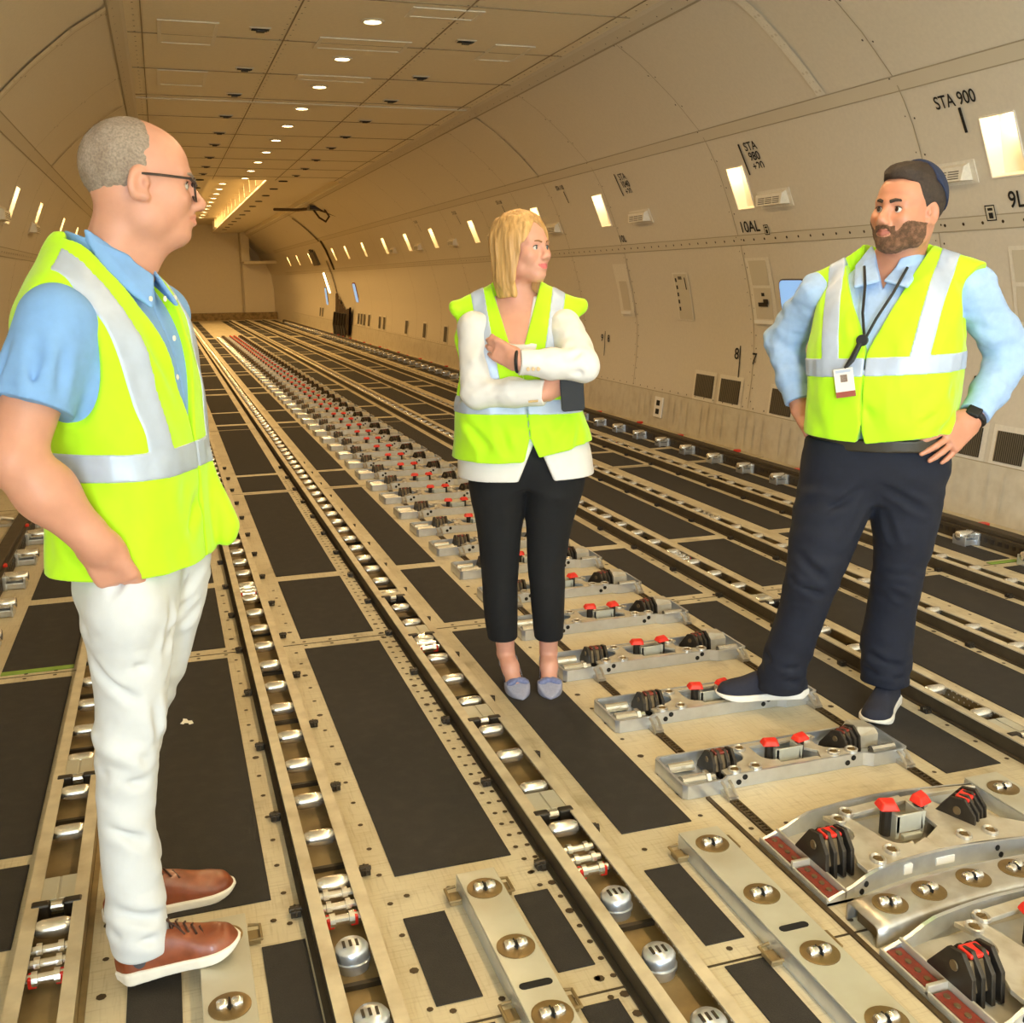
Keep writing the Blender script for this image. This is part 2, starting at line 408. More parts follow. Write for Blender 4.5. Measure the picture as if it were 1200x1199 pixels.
for k in range(13):
    y = 21.0 + 1.45 * k
    t = empty('trough_light', (1.52, y, 3.62)); tag(t, 'small warm light inside the far ceiling trough, %s of its row' % nth(k + 1), 'ceiling light', 'lights in the far ceiling trough')
    for nm, me in (('lamp_ring', ring_me), ('lens', disc_me)):
        o = bpy.data.objects.new(nm, me); COL.objects.link(o); o.parent = t; o.scale = (1.3, 1.3, 1.3)
    lamp('trough_lamp', (0, 0, -.03), .12, 55, col=deep, parent=t)
# recessed wall lights
def wall_light(y, side, label, group):
    a, b = wallp(y, 1.965, side), wallp(y, 2.275, side)
    n = -nrm(2.12, side)                                       # points out of the cabin
    t = empty('wall_light', tuple((a + b) / 2)); tag(t, label, 'wall light', group)
    d = n * .10; w = LIGHT_W; ey = Vector((0, w, 0)); c = (a + b) / 2
    A, B = a - c, b - c
    up = (B - A).normalized()
    mb = MB()
    fr = [A - ey, A + ey, B + ey, B - ey]; bk = [A - ey * .92 + d * .75, A + ey * .92 + d * .75, B + ey * .92 + d * 1.2, B - ey * .92 + d * 1.2]
    mb.quad(*bk)
    for i in range(4): mb.quad(fr[i], fr[(i + 1) % 4], bk[(i + 1) % 4], bk[i])
    bm_o = mb.build('housing', M['housing'], t)
    ins = MB(); g = .012
    for (p, q) in ((A, B),):
        for s in (-1, 1): ins.tube([A + ey * s - n * .002, B + ey * s - n * .002], .006, 6)
        ins.tube([A - ey - n * .002, A + ey - n * .002], .006, 6); ins.tube([B - ey - n * .002, B + ey - n * .002], .006, 6)
    ins.build('bezel', M['strap'], t)
    lm = MB(); q = B - up * .012 + d * .55
    lm.lathe([(.0, 0), (.075, 0), (.08, .006), (.075, .010)], (0, 0, 0), 'z', 16)
    lo = lm.build('lens', M['lampw'], t); lo.location = q; lo.scale = (.5, 1.05, 1); lo.rotation_euler = (0, 0, 0)
    l = bpy.data.lights.new('wall_lamp', 'POINT'); l.energy = WALL_P; l.color = warm if y < 11 else deep; l.shadow_soft_size = .02
    lo = bpy.data.objects.new('wall_lamp', l); COL.objects.link(lo); lo.parent = t; lo.location = B - up * .075 + d * .45
for i, y in enumerate(LIGHT_Y):
    if i == 0: lab = 'recessed wall light on the wall with black markings, beyond the edge of the photo'
    elif i == 1: lab = 'largest recessed wall light, just below the STA 900 marking'
    elif i == 2: lab = 'bright recessed wall light above the 10AL marking and below STA 980'
    else: lab = 'recessed wall light on the wall with black markings, %s along from the STA 900 marking' % nth(i)
    wall_light(y, 1, lab, 'recessed lights in the wall with black markings')
for i, y in enumerate([8.6] + [10.9, 13.35, 15.75]):
    pass
LLY = [y for y in LIGHT_Y if y > 2]
for i, y in enumerate(LLY):
    wall_light(y, -1, 'recessed wall light behind the person in pale trousers, %s along that wall' % nth(i + 1), 'recessed lights in the wall behind the person in pale trousers')
# daylight through the open cargo door behind the photographer
lamp('door_daylight', (-1.3, -4.7, 1.6), 3.6, DAY_P, (0, math.radians(-90), 0), (.66, .83, 1.0), 'RECTANGLE', sy=2.8)
w = bpy.data.worlds.new('sky'); bpy.context.scene.world = w; w.use_nodes = True
bg = w.node_tree.nodes['Background']; bg.inputs[0].default_value = (.42, .66, 1.0, 1); bg.inputs[1].default_value = 1.3

# ceiling air outlets and hatches
mb = MB(); mb.box(-.075, .075, -.04, .04, -.010, -.001); pl_me = mb.mesh('outlet_plate', M['seam'])
mb = MB(); mb.box(-.062, .062, -.03, .03, -.014, -.009); hl_me = mb.mesh('outlet_slot', M['hole'])
mb = MB(); mb.box(-.03, .03, -.02, .02, -.03, -.012); mb.box(.03, .05, -.01, .02, -.022, -.012); nz_me = mb.mesh('outlet_nozzle', M['dark'], .004)
VY = [8.25, 9.75, 11.05, 12.47, 13.83, 15.0, 16.5, 17.8, 18.96]
for side, x in (('clipped-off dark', .83), ('dark', 2.365)):
    for i, y in enumerate([6.85] + VY):
        t = empty('air_nozzle', (x, y, 3.23))
        ln = 'nearer the person in pale trousers' if x < 1 else 'nearer the wall with black markings'
        tag(t, ('dark ceiling nozzle, row %s, %s from the top' % (ln, nth(i))) if i else 'dark ceiling nozzle, row %s, above the photo' % ln, 'air nozzle', 'ceiling air nozzles ' + ln)
        for nm, me in (('base_plate', pl_me), ('slot', hl_me), ('nozzle', nz_me)):
            o = bpy.data.objects.new(nm, me); COL.objects.link(o); o.parent = t
def hatch(x0, x1, y0, y1, label):
    t = empty('ceiling_hatch', ((x0 + x1) / 2, (y0 + y1) / 2, 3.23)); tag(t, label, 'ceiling hatch')
    a, b = (x1 - x0) / 2, (y1 - y0) / 2; mb = MB(); w = .028
    mb.box(-a, a, -b, -b + w, -.009, -.001); mb.box(-a, a, b - w, b, -.009, -.001); mb.box(-a, -a + w, -b + w, b - w, -.009, -.001); mb.box(a - w, a, -b + w, b - w, -.009, -.001)
    mb.build('frame', M['strap'], t); mb = MB(); mb.box(-a + w, a - w, -b + w, b - w, -.004, -.001); mb.build('panel', M['ceil'], t)
hatch(.125, .54, 8.15, 8.90, 'square framed ceiling hatch at the top of the photo, above the person in pale trousers')
hatch(.12, .54, 9.98, 10.70, 'framed ceiling hatch just beyond the topmost square hatch')
hatch(1.28, 1.98, 8.40, 8.79, 'long framed ceiling hatch beside the first ceiling light')
hatch(1.30, 1.95, 9.9, 10.15, 'long narrow framed ceiling hatch between the second and third ceiling lights')
hatch(1.75, 2.25, 7.35, 7.62, 'framed ceiling hatch cut by the top edge of the photo')
hatch(2.62, 2.95, 8.3, 8.9, 'framed ceiling hatch close to the slanted panel above the person in white')
# ================================================================== fittings on the wall with markings
def wall_matrix(Y, z, side=1, off=.006):
    n = nrm(z, side); n = -n if n.x * side > 0 else n        # into the cabin
    up = Vector((0, 0, 1)); up = (up - n * up.dot(n)).normalized(); x = up.cross(n)
    m = Matrix((x, up, n)).transposed().to_4x4(); m.translation = wallp(Y, z, side, 0) + n * off
    return m
def text(body, Y, z, size, parent, side=1, name='marking', sx=.8, tilt=0.0, off=.006, mt='ink'):
    c = bpy.data.curves.new('txt', 'FONT'); c.body = body; c.size = size; c.align_x = 'CENTER'; c.align_y = 'CENTER'; c.offset = .0012 * size / .1; c.space_line = .85
    o = bpy.data.objects.new('txt', c); COL.objects.link(o)
    dg = bpy.context.evaluated_depsgraph_get(); me = bpy.data.meshes.new_from_object(o.evaluated_get(dg))
    bpy.data.objects.remove(o)
    me.materials.clear(); me.materials.append(M[mt])
    t = bpy.data.objects.new(name, me); COL.objects.link(t)
    t.matrix_world = wall_matrix(Y, z, side, off) @ Matrix.Rotation(tilt, 4, 'Z') @ Matrix.Diagonal((sx, 1, 1, 1))
    if parent is not None:
        t.parent = parent; t.matrix_parent_inverse = parent.matrix_world.inverted() if parent.type != 'EMPTY' else Matrix.Translation(parent.location).inverted()
    return t
def bar(Y, z0, z1, w, parent, tilt=0, side=1):
    mb = MB(); along(mb, side, Y - w / 2, Y + w / 2, z0, z1, .006); return mb.build('marking_bar', M['ink'], parent)
W = wall_right
text('STA 900', 5.03, 2.385, .105, W, sx=.86); bar(5.015, 2.215, 2.345, .022, W)
text('STA\n980\n+20', 7.17, 2.32, .094, W, sx=1.05); bar(7.315, 2.20, 2.42, .02, W)
text('STA\n1040\n+20', 9.49, 2.315, .09, W, sx=1.0); bar(9.63, 2.22, 2.42, .018, W)
for y, b in ((11.1, 'STA 1100'), (13.3, 'STA 1160'), (15.5, 'STA 1220'), (18.0, 'STA 1300')):
    text(b, y, 2.41, .07, W); bar(y - .05, 2.25, 2.37, .016, W)
text('10AL', 7.54, 1.83, .125, W, sx=1.1); text('9L', 4.76, 1.84, .13, W, sx=.9); text('10L', 9.98, 1.83, .10, W, sx=1.1); text('11', 12.6, 1.83, .10, W)
text('8', 8.02, .795, .135, W, sx=1.15); bar(7.965, .60, .87, .016, W); text('7', 7.73, .77, .135, W, sx=1.15)
text('9', 10.97, .79, .11, W, sx=1.15); bar(10.89, .60, .87, .014, W); text('8', 10.79, .79, .11, W, sx=1.15)
def plaque(Y, z, w, h, label, lines=True):
    t = empty('wall_placard', wallp(Y, z, 1)); tag(t, label, 'placard')
    mb = MB(); along(mb, 1, Y - w / 2, Y + w / 2, z - h / 2, z + h / 2, .007); o = mb.build('plate', M['placard'], t); o.matrix_parent_inverse = Matrix.Translation(t.location).inverted()
    mb = MB(); e = .006
    for a, b, c, d in ((Y - w / 2, Y + w / 2, z - h / 2, z - h / 2 + e), (Y - w / 2, Y + w / 2, z + h / 2 - e, z + h / 2), (Y - w / 2, Y - w / 2 + e, z - h / 2, z + h / 2), (Y + w / 2 - e, Y + w / 2, z - h / 2, z + h / 2)):
        along(mb, 1, a, b, c, d, .009)
    o = mb.build('border', M['ink'], t); o.matrix_parent_inverse = Matrix.Translation(t.location).inverted()
    if lines:
        mb = MB(); along(mb, 1, Y - w * .25, Y + w * .25, z + h * .15, z + h * .32, .009); along(mb, 1, Y - w * .22, Y + w * .22, z - h * .35, z + h * .02, .009)
        o = mb.build('pictogram', M['ink'], t); o.matrix_parent_inverse = Matrix.Translation(t.location).inverted()
plaque(4.963, 1.785, .075, .085, 'small square black framed placard beside the 9L marking')
plaque(7.30, 1.80, .065, .075, 'small square black framed placard beside the 10AL marking')
def inv(o, t): o.matrix_parent_inverse = Matrix.Translation(t.location).inverted()
# air outlet boxes under the wall lights
def outlet_box(Y, side, label, group):
    t = empty('air_outlet', wallp(Y, 2.02, side)); tag(t, label, 'air outlet', group)
    m = wall_matrix(Y, 2.02, side, 0.0); m2 = Matrix.Translation(-t.location) @ m
    mb = MB(); mb.box(-.22, .22, -.075, .06, .001, .006, m2); mb.build('flange', M['strap'], t)
    mb = MB()
    vs = [(-.18, -.055, .006), (.18, -.055, .006), (.18, .045, .006), (-.18, .045, .006), (-.165, -.03, .075), (.165, -.03, .075), (.18, .04, .045), (-.18, .04, .045)]
    mb.add([tuple(m2 @ Vector(v)) for v in vs], [(0, 1, 5, 4), (1, 2, 6, 5), (2, 3, 7, 6), (3, 0, 4, 7), (4, 5, 6, 7)]); mb.build('hood', M['strap'], t)
    mb = MB()
    for k in range(3):
        x = -.14 + .1 * k
        for j in range(4):
            v = .005 + .012 * j - .025; zz = .0745 - (v + .03) * .43 + .002
            mb.box(x, x + .085, v, v + .005, zz - .004, zz, m2)
    mb.build('slots', M['grille'], t)
for i, y in enumerate([5.23, 7.08, 9.41, 11.77, 14.1, 16.24, 18.6, 20.7]):
    lab = ['pale air outlet box behind the head of the person in navy', 'pale air outlet box beside the bright wall light above 10AL', 'pale air outlet box beside the third wall light, above the instruction placard'][i] if i < 3 else \
        'air outlet box on the marked wall, %s along from the person in navy' % nth(i + 1)
    outlet_box(y, 1, lab, 'air outlets on the wall with black markings')
for i, y in enumerate([9.75, 12.1, 14.4]):
    outlet_box(y, -1, 'air outlet box behind the person in pale trousers, %s from the photo edge' % nth(i + 1), 'air outlets behind the person in pale trousers')
# return air grilles
GR = [(8.53, .475, .33, .20), (8.07, .47, .33, .20), (7.25, .46, .30, .20), (5.17, .45, .22, .18), (4.83, .45, .22, .18)]
GL = ['slatted air grille of the pair below the 8, nearer the power outlet', 'slatted air grille of the pair below the 8, nearer the 7', 'slatted air grille half hidden by the sleeve of the person in navy',
      'slatted air grille behind the watch hand of the person in navy', 'slatted air grille at the edge of the photo, beyond the wristwatch']
far = [17.85, 19.4, 20.95, 23.2, 23.7, 25.0, 25.6, 26.0, 26.4, 32.6, 33.1, 40.6, 41.1]
for i, (y, z, w_, h_) in enumerate(GR + [(y, .52, .2, .26) for y in far]):
    t = empty('air_grille', wallp(y, z, 1))
    tag(t, GL[i] if i < 5 else 'dark air grille low on the far wall, %s beyond the person in white' % nth(i - 4), 'air grille', 'return air grilles low on the wall')
    mb = MB(); along(mb, 1, y - w_ / 2 - .04, y + w_ / 2 + .04, z - h_ / 2 - .035, z + h_ / 2 + .035, .006); o = mb.build('frame', M['strap'], t); inv(o, t)
    mb = MB(); along(mb, 1, y - w_ / 2, y + w_ / 2, z - h_ / 2, z + h_ / 2, .009); o = mb.build('backing', M['dark'], t); inv(o, t)
    mb = MB(); n = 14 if i < 5 else 4
    for k in range(n):
        yy = y - w_ / 2 + w_ * (k + .5) / n; along(mb, 1, yy - w_ / n * .28, yy + w_ / n * .28, z - h_ / 2, z + h_ / 2, .016)
    o = mb.build('slats', M['grille'], t); inv(o, t)
# placard panels, door window, recess panels
def panel(name, Y, z, w_, h_, label, cat, build):
    t = empty(name, wallp(Y, z, 1)); tag(t, label, cat)
    def rect(nm, m, a, b, c, d, off):
        mb = MB(); along(mb, 1, Y + a * w_ / 2, Y + b * w_ / 2, z + c * h_ / 2, z + d * h_ / 2, off); o = mb.build(nm, M[m], t); inv(o, t); return o
    build(t, rect)
def b1(t, rect):
    rect('frame', 'strap', -1, 1, -1, 1, .006); rect('sheet', 'placard', -.86, .86, -.94, .94, .009); rect('line', 'ink', -.62, -.5, .3, .8, .011)
    for k in range(5): rect('line', 'ink', .52, .72, .62 - .3 * k, .78 - .3 * k, .011)
    rect('line', 'seam', -.5, .2, -.85, -.6, .011); rect('line', 'grille', -.2, .3, .72, .85, .011)
panel('instruction_placard', 8.93, 1.27, .30, .44, 'tall framed instruction placard with a column of black marks beside the latch panel', 'placard', b1)
def b2(t, rect):
    rect('frame', 'strap', -1, 1, -1, 1, .005); rect('panel', 'seam', -.55, .55, -.75, .35, .008); rect('ledge', 'white', -.7, .7, -.9, -.78, .03)
panel('recess_panel', 10.25, 1.32, .34, .54, 'tall recessed panel with a pale ledge between the person in white and the instruction placard', 'wall panel', b2)
def b3(t, rect):
    rect('frame', 'strap', -1, 1, -1, 1, .005); rect('door', 'placard', -.72, .72, .2, .92, .009); rect('recess', 'seam', -.72, .72, -.8, .12, .009)
    rect('knob', 'hole', -.2, .05, -.12, -.02, .014); rect('latch', 'dark', -.45, .35, -.42, -.3, .02); rect('latch', 'dark', -.5, -.1, -.34, -.2, .02); rect('ledge', 'white', -.8, .8, -.93, -.82, .03)
panel('latch_panel', 7.55, 1.325, .36, .54, 'recessed service panel with dark latches beside the blue window', 'wall panel', b3)
def b4(t, rect):
    rect('frame', 'strap', -1, 1, -1, 1, .006); rect('panel', 'placard', -.85, .85, .1, .9, .010); rect('panel', 'seam', -.85, .85, -.9, 0, .010)
panel('service_panel', 4.66, 1.38, .44, .44, 'recessed wall panel at the edge of the photo beside the person in navy', 'wall panel', b4)
# the small window: frame and a pane with the sky behind
t = empty('window_1', wallp(7.10, 1.28, 1)); t['kind'] = 'structure'
mt = wall_matrix(7.10, 1.28, 1, .004); m2 = Matrix.Translation(-t.location) @ mt
def rrect(w, h, r, n=5):
    return [(sx * (w / 2 - r) + r * math.cos(a), sy * (h / 2 - r) + r * math.sin(a)) for sx, sy, a0 in ((1, 1, 0), (-1, 1, PI / 2), (-1, -1, PI), (1, -1, 1.5 * PI)) for a in [a0 + PI / 2 * i / n for i in range(n + 1)]]
M['sky_pane'] = mat('window_sky', (120, 170, 230), .3, emit=(.33, .58, 1.0), power=1.0)
mb = MB(); mb.prism(rrect(.36, .30, .05), 0, .012, m2); mb.build('window_frame', M['grille'], t)
mb = MB(); mb.prism(rrect(.34, .28, .045), .010, .016, m2); mb.build('window_pane', M['sky_pane'], t)
mb = MB(); mb.prism(rrect(.30, .06, .02), .016, .018, Matrix.Translation(Vector((0, 0, 0))) @ m2 @ Matrix.Translation((0, -.09, 0))); mb.build('window_shade', M['white'], t)
for i, (y, z, w_, h_) in enumerate([(26.6, 1.15, .34, .46), (31.7, 1.0, .3, .5)]):
    t = empty('window_%d' % (i + 2), wallp(y, z, 1)); t['kind'] = 'structure'; m2 = Matrix.Translation(-t.location) @ wall_matrix(y, z, 1, .004)
    mb = MB(); mb.prism(rrect(w_ + .06, h_ + .06, .07), 0, .012, m2); mb.build('window_frame', M['rust'] if i == 0 else M['grille'], t)
    mb = MB(); mb.prism(rrect(w_, h_, .05), .010, .016, m2); mb.build('window_pane', M['sky_pane'], t)
for i, (y, z) in enumerate([(30.96, 1.40), (42.0, 1.40)]):
    t = empty('door_light', wallp(y, z, 1)); tag(t, ['slim upright light above the dark door at the far end', 'slim upright light in the far curved corner'][i], 'wall light')
    m2 = Matrix.Translation(-t.location) @ wall_matrix(y, z, 1, .004) if i == 0 else Matrix.Translation((-.22, -.5, 0))
    mb = MB()
    if i == 0: mb.box(-.16, .16, -.32, .32, 0, .02, m2); mb.build('bezel', M['strap'], t); mb = MB(); mb.box(-.13, .13, -.29, .29, .018, .03, m2); mb.build('lens', M['lampw'], t)
    else: mb.box(-.06, .06, -.2, .2, -.32, .32); mb.build('bezel', M['strap'], t); mb = MB(); mb.box(-.075, .05, -.17, .17, -.29, .29); mb.build('lens', M['lampw'], t)
# power outlet low on the kick panel, black marking bolt
t = empty('power_outlet', wallp(9.37, .19, 1)); tag(t, 'white wall plate with two black sockets low on the kick panel', 'power outlet')
m2 = Matrix.Translation(-t.location) @ wall_matrix(9.37, .19, 1, .018)
mb = MB(); mb.box(-.085, .085, -.10, .10, -.006, .008, m2); mb.build('plate', M['white'], t, .003)
for s in (-1, 1):
    mb = MB(); mb.box(-.035, .035, s * .042 - .026, s * .042 + .026, .008, .013, m2); mb.build('socket', M['hole'], t, .003)
t = empty('wall_stud', wallp(5.15, .827, 1)); tag(t, 'small black peg on the bare wall behind the bent arm in pale blue', 'peg')
m2 = Matrix.Translation(-t.location) @ wall_matrix(5.15, .827, 1, 0)
mb = MB(); mb.box(-.035, .03, -.016, .016, 0, .02, m2); mb.build('peg', M['hole'], t, .004)
mb = MB(); mb.cyl((0, 0, .0), .022, .006, 'z', 12, m2); mb.build('washer', M['dark'], t)
# dark insulation hanging at the far door and loose cables under the ceiling
t = empty('door_curtain', (4.5, 28.3, 0)); tag(t, 'ragged dark insulation hanging at the far open doorway', 'curtain')
mb = MB(); rnd = random.Random(4); prev = None
for k in range(19):
    y = -1.1 + 2.2 * k / 18; xx = .03 * math.sin(k * 1.9); zt = .62 + .5 * (k / 18) ** 2 * 1.0 if k > 6 else .78 - .02 * k; zb = .06 + .08 * rnd.random()
    cur = ((xx, y, zb), (xx + .06, y, zt))
    if prev: mb.add([prev[0], cur[0], cur[1], prev[1], (prev[0][0] + .05, *prev[0][1:]), (cur[0][0] + .05, *cur[0][1:]), (cur[1][0] + .05, *cur[1][1:]), (prev[1][0] + .05, *prev[1][1:])], [(0, 3, 2, 1), (4, 5, 6, 7), (0, 1, 5, 4), (3, 7, 6, 2)])
    prev = cur
mb.build('fabric', M['cloth_dark'], t)
for k in range(5):
    mb = MB(); y = -.9 + .42 * k; mb.tube([(-.05, y, .02), (-.06, y + .06, .3), (-.03, y - .05, .62)], .035, 6); mb.build('strap', M['dark'], t)
t = empty('cable_bundle', (3.4, 24.5, 2.95)); tag(t, 'dark cable bundle hanging loose under the far ceiling corner', 'cable')
mb = MB(); mb.tube([(-.6, 2.5, .22), (-.2, 1.2, .13), (.1, .4, .12), (.33, 0, 0), (.5, -.6, -.12), (.62, -.9, -.22)], .035, 6); mb.build('cable', M['cloth_dark'], t)
mb = MB(); mb.tube([(.05, .5, .12), (.15, .2, -.1), (.25, -.1, -.2), (.3, -.3, -.1), (.22, -.2, .05)], .022, 6); mb.build('loop', M['cloth_dark'], t)
mb = MB(); mb.box(-.05, .2, .2, .7, .08, .17); mb.build('clamp', M['dark'], t)
t = empty('door_track', (0, 0, 0)); tag(t, 'dark curved door track arching over the far side wall', 'door track')
for nm, y, z0, z1, w_ in (('upper_rail', 28.9, 1.75, 2.5, .10), ('lower_rail', 29.6, .9, 2.0, .035), ('lower_rail', 29.2, 2.5, 3.1, .05)):
    mb = MB(); along(mb, 1, y - w_, y + w_, z0, z1, .03); along(mb, 1, y - w_, y + w_, z0, z1, .01); mb.build(nm, M['cloth_dark'], t)
t = empty('control_box', wallp(31.5, 2.1, 1)); tag(t, 'grey control box on the far wall above the dark door', 'control box')
m2 = Matrix.Translation(-t.location) @ wall_matrix(31.5, 2.1, 1, 0)
mb = MB(); mb.box(-.45, .45, -.2, .2, 0, .08, m2); mb.build('case', M['grille'], t, .01); mb = MB(); mb.box(-.3, -.1, .2, .28, .02, .06, m2); mb.box(.1, .25, .2, .26, .02, .06, m2); mb.build('connector', M['dark'], t)
# ================================================================== people: signed-distance modelling, meshed with surface nets
from concurrent.futures import ThreadPoolExecutor
POOL = ThreadPoolExecutor(4)
V = lambda *a: np.array(a, dtype=np.float64)
def sm(a, b, k):
    h = np.clip(.5 + .5 * (b - a) / k, 0, 1); return b + (a - b) * h - k * h * (1 - h)
def smx(a, b, k): return -sm(-a, -b, k)
def cut(a, b, k=.004): return smx(a, -b, k)                   # a minus b
def cap(P, a, b, r1, r2=None):
    r2 = r1 if r2 is None else r2
    a = V(*a); b = V(*b); ab = b - a; t = np.clip((P - a) @ ab / (ab @ ab + 1e-12), 0, 1)
    return np.linalg.norm(P - a - t[:, None] * ab, axis=1) - (r1 + (r2 - r1) * t)
def chain(P, pts, rs, k=.01):
    d = None
    for i in range(len(pts) - 1):
        c = cap(P, pts[i], pts[i + 1], rs[i], rs[i + 1]); d = c if d is None else sm(d, c, k)
    return d
def sph(P, c, r): return np.linalg.norm(P - V(*c), axis=1) - r
def tri(P, a, b, c, r):
    # distance to a triangle, thickened by r
    a, b, c = V(*a), V(*b), V(*c); n = np.cross(b - a, c - a); n = n / np.linalg.norm(n); ins = np.ones(len(P), bool); e = None
    for p, q in ((a, b), (b, c), (c, a)):
        ed = q - p; ins &= (P - p) @ np.cross(n, ed) >= 0; t = np.clip((P - p) @ ed / (ed @ ed), 0, 1); d = np.linalg.norm(P - p - t[:, None] * ed, axis=1); e = d if e is None else np.minimum(e, d)
    return np.where(ins, np.abs((P - a) @ n), e) - r
def rotm(yaw=0, pitch=0, roll=0):
    return np.array(Matrix.Rotation(yaw, 3, 'Z') @ Matrix.Rotation(pitch, 3, 'X') @ Matrix.Rotation(roll, 3, 'Y'))
def ell(P, c, r, R=None):
    q = P - V(*c)
    if R is not None: q = q @ R
    r = V(*r); k0 = np.linalg.norm(q / r, axis=1); k1 = np.linalg.norm(q / (r * r), axis=1)
    return np.where(k1 < 1e-9, -r.min(), k0 * (k0 - 1) / np.maximum(k1, 1e-9))
def box(P, c, h, rd=0.0, R=None):
    q = P - V(*c)
    if R is not None: q = q @ R
    q = np.abs(q) - (V(*h) - rd)
    return np.linalg.norm(np.maximum(q, 0), axis=1) + np.minimum(q.max(axis=1), 0) - rd
def herm(x, xs, ys):
    xs = np.asarray(xs, float); ys = np.asarray(ys, float); m = np.gradient(ys, xs); x = np.clip(x, xs[0], xs[-1])
    i = np.clip(np.searchsorted(xs, x) - 1, 0, len(xs) - 2); hh = xs[i + 1] - xs[i]; t = (x - xs[i]) / hh
    return (2 * t**3 - 3 * t**2 + 1) * ys[i] + (t**3 - 2 * t**2 + t) * hh * m[i] + (-2 * t**3 + 3 * t**2) * ys[i + 1] + (t**3 - t**2) * hh * m[i + 1]
def loft(P, rows, n=2.3, zcap=.0):
    """rows: (z, cx, cy, rx, ry) bottom to top"""
    r = np.array(rows, float); z = P[:, 2]
    cx, cy, rx, ry = (herm(z, r[:, 0], r[:, i]) for i in (1, 2, 3, 4))
    k = (np.abs((P[:, 0] - cx) / rx) ** n + np.abs((P[:, 1] - cy) / ry) ** n) ** (1 / n)
    d = (k - 1) * np.minimum(rx, ry)
    return smx(d, np.maximum(r[0, 0] - z, z - r[-1, 0]), .012)
def vnoise(P, f, seed=0):
    q = P * np.asarray(f, float); i = np.floor(q).astype(np.int64); t = q - i; t = t * t * (3 - 2 * t); out = 0
    for dx in (0, 1):
        for dy in (0, 1):
            for dz in (0, 1):
                h = ((i[:, 0] + dx) * 374761393 + (i[:, 1] + dy) * 668265263 + (i[:, 2] + dz) * 2147483647 + seed * 1013904223) & 0xFFFFFFFF
                h = ((h ^ (h >> 13)) * 1274126177) & 0xFFFFFFFF; v = ((h ^ (h >> 16)) & 0xFFFF) / 65535.0
                w = (t[:, 0] if dx else 1 - t[:, 0]) * (t[:, 1] if dy else 1 - t[:, 1]) * (t[:, 2] if dz else 1 - t[:, 2])
                out = out + v * w
    return out * 2 - 1
def near(P, c, r, f):
    # evaluates f only close to the ball (c, r); elsewhere the distance to the ball stands in
    d = np.linalg.norm(P - V(*c), axis=1) - r + .02; m = d < .075
    if m.any(): d[m] = f(P[m])
    return d
def creases(P, segs, w=.016, amp=.006):
    # narrow folds pressed into cloth along short segments lying on the surface
    out = 0
    for a, b in segs:
        a, b = V(*a), V(*b); ab = b - a; t = np.clip((P - a) @ ab / (ab @ ab), 0, 1); e = np.linalg.norm(P - a - t[:, None] * ab, axis=1)
        out = out + amp * np.sin(PI * np.clip(t, .02, .98)) * (np.exp(-(e / w) ** 2) - .55 * np.exp(-((e - 1.7 * w) / w) ** 2))
    return out
def gz(x, c, s): return np.exp(-((x - c) / s) ** 2)

